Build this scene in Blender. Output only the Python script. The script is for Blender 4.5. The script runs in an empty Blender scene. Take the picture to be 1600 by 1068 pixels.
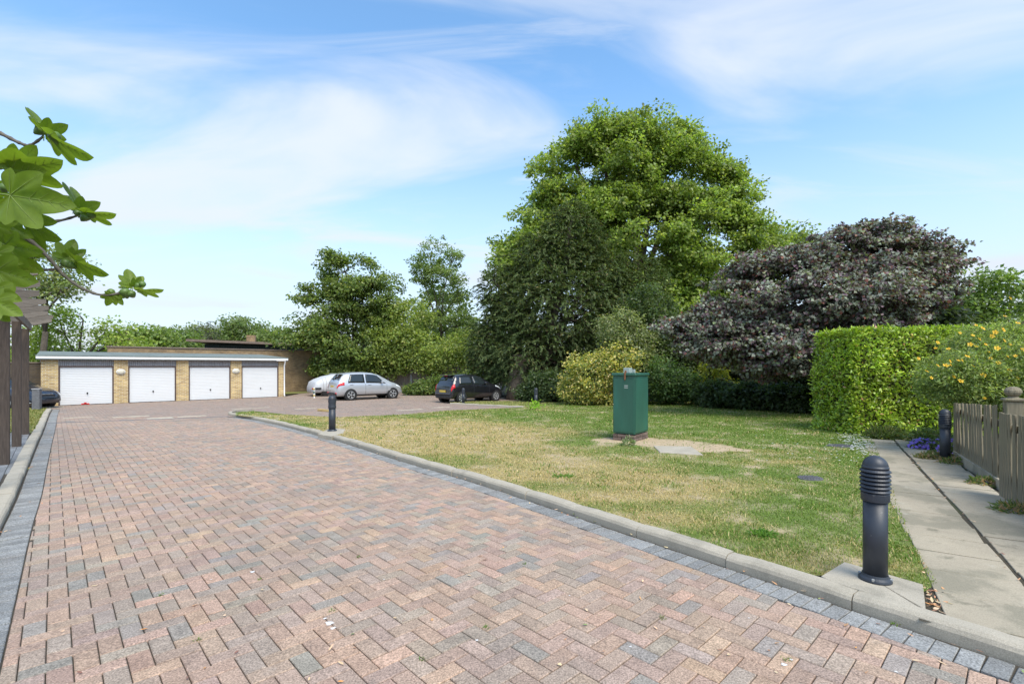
import bpy, bmesh, math, random
import numpy as np
from mathutils import Vector, Matrix
random.seed(7); RNG = np.random.default_rng(11)
S = bpy.context.scene; C = S.collection
E = 1.65; F = 755.6; HZ = 572.0; SL = 0.0125       # eye height, focal length, horizon row, fall of the ground
PI = math.pi; R = math.radians
# ------------------------------------------------------------------ camera, sky, sun, exposure
cam = bpy.data.objects.new('camera', bpy.data.cameras.new('camera')); C.objects.link(cam)
cam.location = (0, 0, E); cam.rotation_euler = (R(90), 0, 0)
cam.data.sensor_width = 36; cam.data.lens = 17.0; cam.data.shift_y = 38/1600
cam.data.clip_start = 0.05; cam.data.clip_end = 2000; S.camera = cam
SUN_EL, SUN_AZ = R(55), R(150)        # azimuth clockwise from +Y: behind the camera and to its right
w = bpy.data.worlds.new('World'); S.world = w; w.use_nodes = True
nt = w.node_tree; nt.nodes.clear()
def nd(nt, t, **k):
    n = nt.nodes.new(t)
    for a, b in k.items():
        if a == 'inp':
            for i, v in b.items(): n.inputs[i].default_value = v
        else: setattr(n, a, b)
    return n
def mth(nt, op, a, b=None, clamp=False):
    n = nt.nodes.new('ShaderNodeMath'); n.operation = op; n.use_clamp = clamp
    for i, v in enumerate((a, b)):
        if v is None: continue
        if isinstance(v, (int, float)): n.inputs[i].default_value = v
        else: nt.links.new(v, n.inputs[i])
    return n.outputs[0]
def mrange(nt, v, a, b, c=0., d=1., smooth=True):
    n = nt.nodes.new('ShaderNodeMapRange'); n.interpolation_type = 'SMOOTHSTEP' if smooth else 'LINEAR'
    nt.links.new(v, n.inputs[0])
    for i, x in zip((1, 2, 3, 4), (a, b, c, d)): n.inputs[i].default_value = x
    return n.outputs[0]
def mixc(nt, f, a, b):
    n = nt.nodes.new('ShaderNodeMix'); n.data_type = 'RGBA'
    for i, v in ((0, f), (6, a), (7, b)):
        if isinstance(v, (int, float)): n.inputs[i].default_value = v
        elif isinstance(v, tuple): n.inputs[i].default_value = (*v[:3], 1)
        else: nt.links.new(v, n.inputs[i])
    return n.outputs[2]
SKY_STRENGTH = 0.094
def build_sky():
    L = nt.links.new
    out = nd(nt, 'ShaderNodeOutputWorld'); bg = nd(nt, 'ShaderNodeBackground')
    bg.inputs[1].default_value = SKY_STRENGTH; L(bg.outputs[0], out.inputs[0])
    sky = nd(nt, 'ShaderNodeTexSky', sky_type='NISHITA', sun_disc=False, sun_elevation=SUN_EL, sun_rotation=SUN_AZ,
             altitude=0, air_density=1.0, dust_density=0.6, ozone_density=2.2)
    tc = nd(nt, 'ShaderNodeTexCoord'); sp = nd(nt, 'ShaderNodeSeparateXYZ'); L(tc.outputs['Generated'], sp.inputs[0])
    z = mth(nt, 'MAXIMUM', sp.outputs[2], 0.0)
    zz = mth(nt, 'ADD', z, 0.16)
    cx = mth(nt, 'DIVIDE', sp.outputs[0], zz); cy = mth(nt, 'DIVIDE', sp.outputs[1], zz)
    cb = nd(nt, 'ShaderNodeCombineXYZ'); L(cx, cb.inputs[0]); L(cy, cb.inputs[1])
    # high thin cloud, drawn out in streaks
    mp = nd(nt, 'ShaderNodeMapping'); L(cb.outputs[0], mp.inputs[0])
    mp.inputs['Rotation'].default_value = (0, 0, R(14)); mp.inputs['Scale'].default_value = (.72, 1.5, 1); mp.inputs['Location'].default_value = (2.9, .95, 0)
    n1 = nd(nt, 'ShaderNodeTexNoise', inp={2: .95, 3: 6.0, 4: .5, 8: 1.0}); L(mp.outputs[0], n1.inputs[0])
    c1 = mrange(nt, n1.outputs[0], .43, .70)
    mp2 = nd(nt, 'ShaderNodeMapping'); L(cb.outputs[0], mp2.inputs[0])
    mp2.inputs['Rotation'].default_value = (0, 0, R(-24)); mp2.inputs['Scale'].default_value = (.8, 2.4, 1); mp2.inputs['Location'].default_value = (4.1, 2.3, 0)
    n2 = nd(nt, 'ShaderNodeTexNoise', inp={2: 1.1, 3: 8.0, 4: .6, 8: 1.3}); L(mp2.outputs[0], n2.inputs[0])
    c2 = mrange(nt, n2.outputs[0], .49, .80)
    cl = mth(nt, 'MAXIMUM', c1, mth(nt, 'MULTIPLY', c2, .55))
    low = mrange(nt, sp.outputs[2], -.02, .56, 1., 0.)       # milky air low down
    low = mth(nt, 'POWER', low, 1.2)
    m = mth(nt, 'SUBTRACT', 1.0, mth(nt, 'MULTIPLY', mth(nt, 'SUBTRACT', 1.0, mth(nt, 'MULTIPLY', low, .86)), mth(nt, 'SUBTRACT', 1.0, mth(nt, 'ADD', mth(nt, 'MULTIPLY', cl, .74), .03))))
    blue = nd(nt, 'ShaderNodeMix', data_type='RGBA', blend_type='MULTIPLY'); blue.inputs[0].default_value = 1
    L(sky.outputs[0], blue.inputs[6]); blue.inputs[7].default_value = (1.16, 1.58, 1.68, 1)
    white = mixc(nt, low, (5.3, 5.45, 5.7), (4.2, 4.32, 4.85))
    col = mixc(nt, m, blue.outputs[2], white)
    L(col, bg.inputs[0])
build_sky()
sl = bpy.data.lights.new('sun', 'SUN'); so = bpy.data.objects.new('sun', sl); C.objects.link(so)
sl.energy = 2.15; sl.angle = R(38); sl.color = (1, .93, .81)
so.rotation_euler = (R(90) - SUN_EL, 0, PI - SUN_AZ)   # lamp shines from that azimuth
sd = Vector((math.sin(SUN_AZ)*math.cos(SUN_EL), math.cos(SUN_AZ)*math.cos(SUN_EL), math.sin(SUN_EL)))
so.rotation_euler = sd.to_track_quat('Z', 'Y').to_euler()
S.view_settings.view_transform = 'Standard'; S.view_settings.look = 'None'
S.view_settings.exposure = 1.0; S.view_settings.gamma = 1; S.view_settings.use_curve_mapping = False
S.cycles.max_bounces = 6; S.cycles.transparent_max_bounces = 4; S.cycles.use_denoising = True

# ------------------------------------------------------------------ ground maths
def gz(y): return -SL*min(max(y, -25), 24)
gzn = lambda y: -SL*np.clip(y, -25, 24)
def G(px, py, h=0):
    y = (E-h)*F/max(py-HZ-SL*F, 1e-3)
    if y > 24: y = (E+SL*24-h)*F/(py-HZ)
    return Vector(((px-800)/F*y, y, gz(y)+h))
def P(px, py, y): return Vector(((px-800)/F*y, y, E+(HZ-py)/F*y))
def fall(y): return Matrix.Rotation(-math.atan(SL), 4, 'X') if y < 24 else Matrix.Identity(4)

# ------------------------------------------------------------------ mesh helpers
class MB:
    def __init__(s): s.v = []; s.f = []; s.m = []; s.c = []
    def add(s, vs, fs, mi=0, M=None, col=None):
        o = len(s.v)
        s.v += [tuple(M @ Vector(v)) if M is not None else tuple(v) for v in vs]
        for f in fs: s.f.append(tuple(i+o for i in f)); s.m.append(mi); s.c.append(col)
        return s
    def box(s, c, d, M=None, mi=0, bev=0, col=None):
        x, y, z = d[0]/2, d[1]/2, d[2]/2
        if bev <= 0:
            vs = [(c[0]+a*x, c[1]+b*y, c[2]+e*z) for e in (-1, 1) for b in (-1, 1) for a in (-1, 1)]
            return s.add(vs, [(0, 2, 3, 1), (4, 5, 7, 6), (0, 1, 5, 4), (2, 6, 7, 3), (0, 4, 6, 2), (1, 3, 7, 5)], mi, M, col)
        vs = []; idx = {}
        for sx in (-1, 1):
            for sy in (-1, 1):
                for sz in (-1, 1):
                    for ax in range(3):
                        p = [sx*(x-bev), sy*(y-bev), sz*(z-bev)]; p[ax] = (sx*x, sy*y, sz*z)[ax]
                        idx[(sx, sy, sz, ax)] = len(vs); vs.append(tuple(p[i]+c[i] for i in range(3)))
        fs = []
        for ax in range(3):
            o = [i for i in range(3) if i != ax]
            for sg in (-1, 1):
                q = []
                for a, b in ((-1, -1), (1, -1), (1, 1), (-1, 1)):
                    k = [0, 0, 0]; k[ax] = sg; k[o[0]] = a; k[o[1]] = b; q.append(idx[(*k, ax)])
                fs.append(tuple(q))
            a, b = o
            for sa in (-1, 1):
                for sb in (-1, 1):
                    k1 = [0]*3; k1[a] = sa; k1[b] = sb; k1[ax] = -1; k2 = list(k1); k2[ax] = 1
                    fs.append((idx[(*k1, a)], idx[(*k2, a)], idx[(*k2, b)], idx[(*k1, b)]))
        for sx in (-1, 1):
            for sy in (-1, 1):
                for sz in (-1, 1): fs.append(tuple(idx[(sx, sy, sz, i)] for i in range(3)))
        return s.add(vs, fs, mi, M, col)
    def prism(s, poly, z0, z1, bev=0., M=None, mi=0, col=None, bottom=False, zf=None):
        n = len(poly); zf = zf or (lambda x, y: 0)
        ar = sum(poly[i][0]*poly[(i+1) % n][1]-poly[(i+1) % n][0]*poly[i][1] for i in range(n))
        if ar < 0: poly = poly[::-1]
        rings = [(poly, z0), (poly, z1-bev)] if bev else [(poly, z0), (poly, z1)]
        if bev: rings.append((inset(poly, bev), z1))
        vs = [(p[0], p[1], z+zf(p[0], p[1])) for pl, z in rings for p in pl]; fs = []
        for k in range(len(rings)-1):
            for i in range(n): j = (i+1) % n; fs.append((k*n+i, k*n+j, (k+1)*n+j, (k+1)*n+i))
        t = (len(rings)-1)*n; fs.append(tuple(range(t, t+n)))
        if bottom: fs.append(tuple(range(n-1, -1, -1)))
        return s.add(vs, fs, mi, M, col)
    def tube(s, pts, rad, n=6, mi=0, cap=True, col=None):
        pts = [Vector(p) for p in pts]; m = len(pts)
        if isinstance(rad, (int, float)): rad = [rad]*m
        vs = []; u = None
        for i, p in enumerate(pts):
            d = (pts[min(i+1, m-1)]-pts[max(i-1, 0)])
            d = d.normalized() if d.length > 1e-9 else Vector((0, 0, 1))
            if u is None: u = d.orthogonal().normalized()
            u = (u-d*u.dot(d)); u = u.normalized() if u.length > 1e-6 else d.orthogonal().normalized()
            q = d.cross(u)
            for k in range(n):
                a = 2*PI*k/n; vs.append(p+rad[i]*(math.cos(a)*u+math.sin(a)*q))
        fs = [(i*n+k, i*n+(k+1) % n, (i+1)*n+(k+1) % n, (i+1)*n+k) for i in range(m-1) for k in range(n)]
        if cap: fs += [tuple(range(n-1, -1, -1)), tuple(range((m-1)*n, m*n))]
        return s.add(vs, fs, mi, None, col)
    def lathe(s, prof, n=24, M=None, mi=0):
        vs = [(r*math.cos(2*PI*k/n), r*math.sin(2*PI*k/n), z) for r, z in prof for k in range(n)]
        fs = [(i*n+k, i*n+(k+1) % n, (i+1)*n+(k+1) % n, (i+1)*n+k) for i in range(len(prof)-1) for k in range(n)]
        fs += [tuple(range(n-1, -1, -1)), tuple(range((len(prof)-1)*n, len(prof)*n))]
        return s.add(vs, fs, mi, M)
    def mesh(s, name, mats, smooth=False):
        me = bpy.data.meshes.new(name); me.from_pydata(s.v, [], s.f)
        for m in (mats if isinstance(mats, (list, tuple)) else [mats]): me.materials.append(m)
        me.polygons.foreach_set('material_index', s.m)
        if smooth: me.polygons.foreach_set('use_smooth', [True]*len(s.f))
        if any(c is not None for c in s.c):
            at = me.attributes.new('Col', 'FLOAT_COLOR', 'FACE')
            at.data.foreach_set('color', np.array([(*(c or (1, 1, 1)), 1) for c in s.c], np.float32).ravel())
        me.validate(); me.update(); return me
    def build(s, name, mats, parent=None, smooth=False, M=None):
        return link(name, s.mesh(name, mats, smooth), parent, M)
def link(name, me, parent=None, M=None):
    o = bpy.data.objects.new(name, me); C.objects.link(o)
    if parent is not None: o.parent = parent
    if M is not None: o.matrix_basis = M
    return o
def inset(poly, d):
    n = len(poly); out = []
    for i in range(n):
        a, b, c = poly[i-1], poly[i], poly[(i+1) % n]
        d1 = Vector((b[0]-a[0], b[1]-a[1])); d2 = Vector((c[0]-b[0], c[1]-b[1]))
        if d1.length < 1e-7 or d2.length < 1e-7: out.append((b[0], b[1])); continue
        d1.normalize(); d2.normalize()
        n1 = Vector((-d1.y, d1.x)); n2 = Vector((-d2.y, d2.x)); k = 1+n1.dot(n2)
        t = (n1+n2)/max(k, .35); out.append((b[0]+t.x*d, b[1]+t.y*d))
    return out
def clip(poly, p, n):                 # keep the side n points to
    out = []
    for i in range(len(poly)):
        a, b = poly[i], poly[(i+1) % len(poly)]
        da = (a[0]-p[0])*n[0]+(a[1]-p[1])*n[1]; db = (b[0]-p[0])*n[0]+(b[1]-p[1])*n[1]
        if da >= 0: out.append(a)
        if (da >= 0) != (db >= 0):
            t = da/(da-db); out.append((a[0]+t*(b[0]-a[0]), a[1]+t*(b[1]-a[1])))
    q = []
    for pt in out:
        if not q or (abs(pt[0]-q[-1][0])+abs(pt[1]-q[-1][1])) > 1e-4: q.append(pt)
    return q
def npmesh(name, V, Fq, mat, col=None, smooth=False):
    V = np.asarray(V, np.float32); Fq = np.asarray(Fq, np.int32); k = Fq.shape[1]; me = bpy.data.meshes.new(name)
    me.vertices.add(len(V)); me.vertices.foreach_set('co', V.ravel())
    me.loops.add(Fq.size); me.loops.foreach_set('vertex_index', Fq.ravel())
    me.polygons.add(len(Fq)); me.polygons.foreach_set('loop_start', np.arange(0, Fq.size, k, dtype=np.int32))
    me.materials.append(mat)
    if col is not None:
        at = me.attributes.new('Col', 'FLOAT_COLOR', 'FACE'); c = np.ones((len(Fq), 4), np.float32); c[:, :3] = col
        at.data.foreach_set('color', c.ravel())
    if smooth: me.polygons.foreach_set('use_smooth', np.ones(len(Fq), bool))
    me.update(calc_edges=True); return me
def tag(o, label=None, cat=None, group=None, kind=None):
    for k, v in (('label', label), ('category', cat), ('group', group), ('kind', kind)):
        if v: o[k] = v
    return o
def empty(name, loc, rz=0, label=None, cat=None, group=None, kind=None):
    o = bpy.data.objects.new(name, None); C.objects.link(o); o.location = loc; o.rotation_euler.z = rz; o.empty_display_size = .2
    return tag(o, label, cat, group, kind)
def copy_tree(o, parent=None):
    c = o.copy(); C.objects.link(c)
    if parent is not None: c.parent = parent
    for ch in [x for x in C.objects if x.parent == o]: copy_tree(ch, c)
    return c

# ------------------------------------------------------------------ materials
def mat(name, col=(.5, .5, .5), rough=.6, var=.12, scale=8., metal=0., bump=0., bscale=60., attr=None, trans=0., spec=.5, stain=None, wear=None, coat=0., dist=.01, stretch=None):
    m = bpy.data.materials.new(name); m.use_nodes = True; t = m.node_tree; b = t.nodes['Principled BSDF']; L = t.links.new
    tc = nd(t, 'ShaderNodeTexCoord'); co = tc.outputs['Object']
    if attr in ('world', 'object'): co = nd(t, 'ShaderNodeNewGeometry').outputs['Position']
    if stretch:
        mp = nd(t, 'ShaderNodeMapping'); L(co, mp.inputs[0]); mp.inputs['Scale'].default_value = stretch; co = mp.outputs[0]
    if attr in ('Col', 'mul'):
        a = nd(t, 'ShaderNodeAttribute', attribute_name='Col'); base = a.outputs[0]
    elif attr == 'object': base = nd(t, 'ShaderNodeObjectInfo').outputs['Color']
    else:
        base = nd(t, 'ShaderNodeRGB'); base.outputs[0].default_value = (*col, 1); base = base.outputs[0]
    if var:
        n = nd(t, 'ShaderNodeTexNoise', inp={2: scale, 3: 6., 4: .62}); L(co, n.inputs[0])
        f = mrange(t, n.outputs[0], .3, .7, 1-var, 1+var, False)
        x = nd(t, 'ShaderNodeVectorMath', operation='SCALE'); L(base, x.inputs[0]); L(f, x.inputs[3]); base = x.outputs[0]
    for st in (stain or []):          # (colour, noise scale, threshold, amount)
        n = nd(t, 'ShaderNodeTexNoise', inp={2: st[1], 3: 7., 4: .65}); L(co, n.inputs[0])
        f = mrange(t, n.outputs[0], st[2], st[2]+.12, 0, st[3]); base = mixc(t, f, base, st[0])
    L(base, b.inputs['Base Color']); b.inputs['Roughness'].default_value = rough; b.inputs['Metallic'].default_value = metal
    b.inputs['Specular IOR Level'].default_value = spec; b.inputs['Coat Weight'].default_value = coat; b.inputs['Coat Roughness'].default_value = .08
    if bump:
        n = nd(t, 'ShaderNodeTexNoise', inp={2: bscale, 3: 5., 4: .6}); L(co, n.inputs[0])
        bp = nd(t, 'ShaderNodeBump', inp={0: bump, 1: dist}); L(n.outputs[0], bp.inputs['Height']); L(bp.outputs[0], b.inputs['Normal'])
    if trans:
        tr = nd(t, 'ShaderNodeBsdfTranslucent'); x = nd(t, 'ShaderNodeVectorMath', operation='MULTIPLY'); L(base, x.inputs[0]); x.inputs[1].default_value = (1.5, 1.6, .7)
        L(x.outputs[0], tr.inputs[0]); mx = nd(t, 'ShaderNodeMixShader'); mx.inputs[0].default_value = trans
        L(b.outputs[0], mx.inputs[1]); L(tr.outputs[0], mx.inputs[2]); L(mx.outputs[0], t.nodes['Material Output'].inputs[0])
    return m
def speckle(m, scale, lo, hi, dark=.55, light=1.5):     # aggregate grains in concrete block
    t = m.node_tree; b = t.nodes['Principled BSDF']; src = b.inputs['Base Color'].links[0].from_socket
    g = nd(t, 'ShaderNodeNewGeometry')
    v = nd(t, 'ShaderNodeTexNoise', inp={2: scale, 3: 3., 4: .7}); t.links.new(g.outputs['Position'], v.inputs[0])
    f = mrange(t, v.outputs[0], lo, hi, dark, light, False)
    x = nd(t, 'ShaderNodeVectorMath', operation='SCALE'); t.links.new(src, x.inputs[0]); t.links.new(f, x.inputs[3]); t.links.new(x.outputs[0], b.inputs['Base Color'])
    return m
def brickmat(name, c1, c2, mortar, bias=0., mottled=.5):
    m = bpy.data.materials.new(name); m.use_nodes = True; t = m.node_tree; b = t.nodes['Principled BSDF']; L = t.links.new
    uv = nd(t, 'ShaderNodeUVMap')
    br = nd(t, 'ShaderNodeTexBrick', inp={'Color1': (*c1, 1), 'Color2': (*c2, 1), 'Mortar': (*mortar, 1), 'Scale': 1., 'Mortar Size': .011, 'Mortar Smooth': .3, 'Bias': bias, 'Brick Width': .225, 'Row Height': .075})
    L(uv.outputs[0], br.inputs[0])
    n = nd(t, 'ShaderNodeTexNoise', inp={2: 1.6, 3: 8., 4: .7}); L(uv.outputs[0], n.inputs[0])
    f = mrange(t, n.outputs[0], .3, .7, 1-mottled*.5, 1+mottled*.4, False)
    x = nd(t, 'ShaderNodeVectorMath', operation='SCALE'); L(br.outputs[0], x.inputs[0]); L(f, x.inputs[3]); L(x.outputs[0], b.inputs['Base Color'])
    b.inputs['Roughness'].default_value = .9
    bp = nd(t, 'ShaderNodeBump', inp={0: .6, 1: .012}, invert=True); L(br.outputs['Fac'], bp.inputs['Height']); L(bp.outputs[0], b.inputs['Normal'])
    return m
def uvbox(o):                          # metre uv from the dominant axis, in the object's own axes
    me = o.data; uv = me.uv_layers.new(name='UVMap')
    for p in me.polygons:
        n = p.normal
        for li in p.loop_indices:
            v = me.vertices[me.loops[li].vertex_index].co
            if abs(n.z) > .7: uv.data[li].uv = (v.x, v.y)
            elif abs(n.x) > abs(n.y): uv.data[li].uv = (v.y, v.z)
            else: uv.data[li].uv = (v.x, v.z)
    return o
M = {}
M['paver'] = speckle(mat('paver_part', attr='object', rough=.88, var=.16, scale=9, bump=.6, bscale=130, dist=.005, stain=[((.21, .18, .15), .55, .50, .30), ((.13, .115, .10), 5, .63, .45), ((.36, .31, .27), 3.2, .62, .4)]), 95, .36, .66, .55, 1.48)
M['paver_far'] = speckle(mat('paver_rest', attr='Col', rough=.88, var=.16, scale=9, bump=.5, bscale=110, dist=.005, stain=[((.21, .18, .15), .55, .50, .30), ((.13, .115, .10), 5, .63, .45), ((.36, .31, .27), 3.2, .62, .4)]), 95, .36, .66, .58, 1.42)
M['bed'] = mat('joint_sand', (.068, .057, .043), .95, .3, 12, attr='world')
M['kerb'] = speckle(mat('kerb_concrete', (.41, .365, .29), .9, .12, 3, bump=.4, bscale=90, dist=.004, stain=[((.22, .2, .16), 1.6, .55, .5), ((.16, .15, .12), 7, .63, .4)], attr='world'), 140, .34, .68, .78, 1.2)
M['slab'] = speckle(mat('slab_concrete', (.395, .338, .25), .92, .15, 2.2, bump=.35, bscale=60, dist=.004, stain=[((.19, .175, .125), 1.1, .48, .7), ((.12, .115, .075), 3.5, .58, .6), ((.46, .42, .34), 2.1, .58, .5), ((.10, .09, .06), 14, .66, .6)], attr='world'), 110, .34, .68, .82, 1.16)
M['soil'] = mat('soil', (.06, .05, .032), .97, .35, 5, bump=.8, bscale=25, dist=.03, attr='world', stain=[((.05, .065, .02), .7, .5, .7)])
M['lawn'] = mat('lawn_ground', attr='Col', rough=.95, var=.25, scale=14, bump=.8, bscale=70, dist=.02)
M['grass'] = mat('grass_blade', attr='Col', rough=.55, var=0, trans=.25, spec=.25)
M['leaf'] = mat('leaf', attr='Col', rough=.42, var=.0, trans=.44, spec=.4)
M['matte_leaf'] = mat('matte_leaf', attr='Col', rough=.6, var=.0, trans=.26, spec=.3)
M['copper_leaf'] = mat('copper_leaf', attr='Col', rough=.5, var=.0, trans=.2, spec=.4)
M['gloss_leaf'] = mat('gloss_leaf', attr='Col', rough=.34, var=.0, trans=.25, spec=.5)
M['bark'] = mat('bark', (.12, .095, .07), .95, .35, 6, bump=.9, bscale=18, dist=.04)
M['twig'] = mat('fig_bark', (.13, .115, .095), .85, .3, 40, bump=.6, bscale=120, dist=.004)
M['oldwood'] = mat('weathered_timber', (.082, .062, .05), .9, .35, 5, bump=.7, bscale=14, dist=.01, stretch=(9, 9, .8), stain=[((.055, .043, .035), 2.6, .55, .7), ((.2, .17, .14), 4, .6, .35)])
M['rafter'] = mat('weathered_rafter', (.17, .145, .12), .9, .35, 5, bump=.7, bscale=14, dist=.01, stretch=(.8, 9, 9), stain=[((.1, .085, .07), 2.6, .55, .6)])
M['picket'] = mat('grey_picket', (.225, .19, .128), .9, .35, 4, bump=.7, bscale=14, dist=.008, stretch=(10, 10, .7), stain=[((.14, .155, .06), 1.6, .52, .6), ((.07, .06, .045), 3., .58, .6)])
M['fence'] = mat('fence_panel_wood', (.19, .155, .125), .9, .35, 3, bump=.6, bscale=14, dist=.01, stretch=(6, 6, .6), stain=[((.085, .07, .055), 2., .55, .6)])
M['dark_metal'] = mat('bollard_paint', (.030, .036, .048), .45, .25, 5, bump=.15, bscale=150, dist=.002, stain=[((.075, .08, .09), 6, .60, .5), ((.17, .17, .17), 18, .63, .5)])
M['black'] = mat('black_rubber', (.012, .012, .013), .75, .2, 30)
M['green'] = mat('cabinet_paint', (.028, .108, .076), .38, .16, 3, bump=.06, bscale=9, dist=.01, stretch=(1, 1, .35), stain=[((.03, .16, .12), 1.3, .52, .5), ((.01, .08, .055), 5, .64, .5)])
M['steel'] = mat('grey_steel', (.4, .41, .41), .4, .1, 20, metal=.7)
M['rust'] = mat('rusty_iron', (.2, .085, .04), .85, .35, 30)
M['clear'] = mat('grey_plastic', (.35, .4, .37), .25, .1, 20)
M['white'] = mat('white_paint', (.80, .80, .79), .45, .03, 2, stain=[((.68, .67, .63), 1.2, .6, .35)])
M['door'] = mat('white_door', (.72, .725, .73), .38, .02, 1.5, stain=[((.7, .69, .65), 2.2, .63, .3)])
M['frame'] = mat('brown_frame', (.085, .05, .04), .7, .2, 8)
M['felt'] = mat('roof_felt', (.16, .19, .18), .9, .18, 1.2, bump=.3, bscale=90, stain=[((.25, .27, .26), .7, .55, .5)])
M['vent'] = mat('ribbed_panel', (.36, .35, .36), .7, .12, 4)
M['brick'] = brickmat('yellow_brick', (.62, .44, .18), (.36, .225, .085), (.60, .53, .40))
M['brick_b'] = brickmat('brown_brick', (.40, .26, .125), (.25, .155, .08), (.27, .22, .16), 0., .8)
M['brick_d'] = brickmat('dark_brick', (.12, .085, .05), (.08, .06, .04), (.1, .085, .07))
M['clad'] = mat('dark_cladding', (.03, .045, .045), .7, .2, 3)
M['coping'] = mat('coping', (.2, .15, .12), .9, .2, 5)
M['lamp'] = mat('lamp_glass', (.62, .58, .47), .3, .05, 5)
M['glass'] = mat('car_glass', (.018, .024, .026), .06, 0, 5, spec=.7)
M['silver'] = mat('silver_paint', (.52, .54, .57), .28, .02, 3, metal=.45, coat=.7)
M['blackpaint'] = mat('black_paint', (.012, .012, .016), .22, .1, 3, coat=.9)
M['navy'] = mat('navy_paint', (.014, .019, .032), .22, .1, 3, coat=.9)
M['red'] = mat('red_lens', (.6, .02, .025), .2, .05, 9)
M['lens'] = mat('clear_lens', (.62, .65, .68), .15, .1, 20)
M['yellow'] = mat('plate_yellow', (.62, .45, .08), .5, .05, 9)
M['rim'] = mat('alloy', (.55, .56, .57), .35, .05, 9, metal=.5)
M['trim'] = mat('black_trim', (.02, .021, .023), .55, .1, 9)
M['tarp'] = mat('car_cover', (.52, .53, .55), .6, .08, 3, bump=.3, bscale=7, dist=.05)
M['terracotta'] = mat('terracotta', (.34, .15, .085), .85, .2, 12)
M['flower_y'] = mat('yellow_petal', (.85, .52, .02), .55, .1, 30, trans=.15)
M['flower_p'] = mat('violet_petal', (.24, .15, .62), .6, .15, 20, trans=.15)
M['flower_w'] = mat('white_petal', (.8, .8, .76), .6, .05, 30)
M['dead'] = mat('dead_leaf', attr='Col', rough=.8, var=.2, scale=60)
M['iron'] = mat('cast_iron', (.13, .13, .14), .75, .3, 14, bump=.6, bscale=60, dist=.006)
M['timber'] = mat('pale_timber', (.48, .34, .14), .8, .2, 9)
M['figleaf'] = mat('fig_leaf', (.16, .235, .024), .42, .22, 10, bump=.25, bscale=60, dist=.003, trans=.42, spec=.4, stain=[((.24, .21, .06), 22, .66, .6), ((.10, .17, .025), 9, .55, .5)])
M['vein'] = mat('fig_vein', (.22, .31, .06), .5, .05, 10, trans=.2)
M['figfruit'] = mat('fig_fruit', (.10, .17, .035), .45, .2, 30)
M['membrane'] = mat('pale_render', (.55, .58, .62), .8, .1, 2)
# ================================================================== SETTING
A0 = R(43.5); dA = Vector((-math.sin(A0), math.cos(A0))); dB = Vector((math.cos(A0), math.sin(A0)))
DG = Vector((.731, .682)); NG = Vector((-.682, .731))       # along the garage fronts, and away from the camera
v2 = lambda v: Vector((v[0], v[1]))
def sheet(name, poly, h, m, zf=gz, kind='structure'):
    """flat ground sheet, split where the fall of the ground ends"""
    b = MB()
    for n, p in (((0, -1), (0, 24)), ((0, 1), (0, 24))):
        q = clip([tuple(x[:2]) for x in poly], p, n)
        if len(q) > 2:
            ar = sum(q[i][0]*q[(i+1) % len(q)][1]-q[(i+1) % len(q)][0]*q[i][1] for i in range(len(q)))
            if ar < 0: q = q[::-1]
            b.add([(x, y, zf(y)+h) for x, y in q], [tuple(range(len(q)))])
    return tag(b.build(name, m), kind=kind)
# ground to the horizon
b = MB(); ys = [-60, -25, 24, 60, 150, 500]
vs = [(x, y, gz(y)-.05) for y in ys for x in (-500, -60, 60, 500)]
b.add(vs, [(r*4+c, r*4+c+1, r*4+c+5, r*4+c+4) for r in range(5) for c in range(3)])
tag(b.build('ground', M['soil']), kind='structure')
# ---- the kerb lines, from the photograph's rows and columns down on to the ground
def smooth(pts, step=.12):
    pts = [v2(p) for p in pts]; d = [0]
    for a, c in zip(pts, pts[1:]): d.append(d[-1]+(c-a).length)
    n = int(d[-1]/step); out = []
    for i in range(n+1):
        t = d[-1]*i/n; k = max(j for j in range(len(d)) if d[j] <= t+1e-9); k = min(k, len(pts)-2)
        u = (t-d[k])/(d[k+1]-d[k]); p0 = pts[max(k-1, 0)]; p1, p2 = pts[k], pts[k+1]; p3 = pts[min(k+2, len(pts)-1)]
        out.append(.5*((2*p1)+(p2-p0)*u+(2*p0-5*p1+4*p2-p3)*u*u+(3*p1-p0-3*p2+p3)*u**3))
    return out
def offset(poly, d):                   # to the left of travel
    out = []
    for i in range(len(poly)):
        t = (poly[min(i+1, len(poly)-1)]-poly[max(i-1, 0)]).normalized(); out.append(poly[i]+Vector((-t.y, t.x))*d)
    return out
KR = [G(*p) for p in ((1800, 1105), (1598, 1037), (1450, 989), (1221, 912), (1000, 839), (762, 759), (627, 719), (522, 686.5), (440, 664.5), (392, 654.5))]
KR += [G(368, 650.5), G(357, 648.2), G(360, 645.6), G(376, 643.6), G(397, 642.2)]
KR = smooth([v2(KR[0])+ (v2(KR[0])-v2(KR[1])).normalized()*1.5]+KR)
KL = smooth([G(-53, 945)+(G(-53, 945)-G(0, 824)).normalized()*3.2, G(-53, 945), G(-20, 868), G(0, 824), G(24, 776), G(39, 738), G(56, 697), G(65, 677), G(71, 662), G(76, 648.5), G(81, 639.5)])
iTip = min(range(len(KR)), key=lambda i: (KR[i]-v2(G(357, 648.2))).length)
PL, PW = .226, .113                    # one paving block
bandR = offset(KR[:iTip-8], PL+.045); bandL = offset(KL, -(PL+.03))
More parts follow.
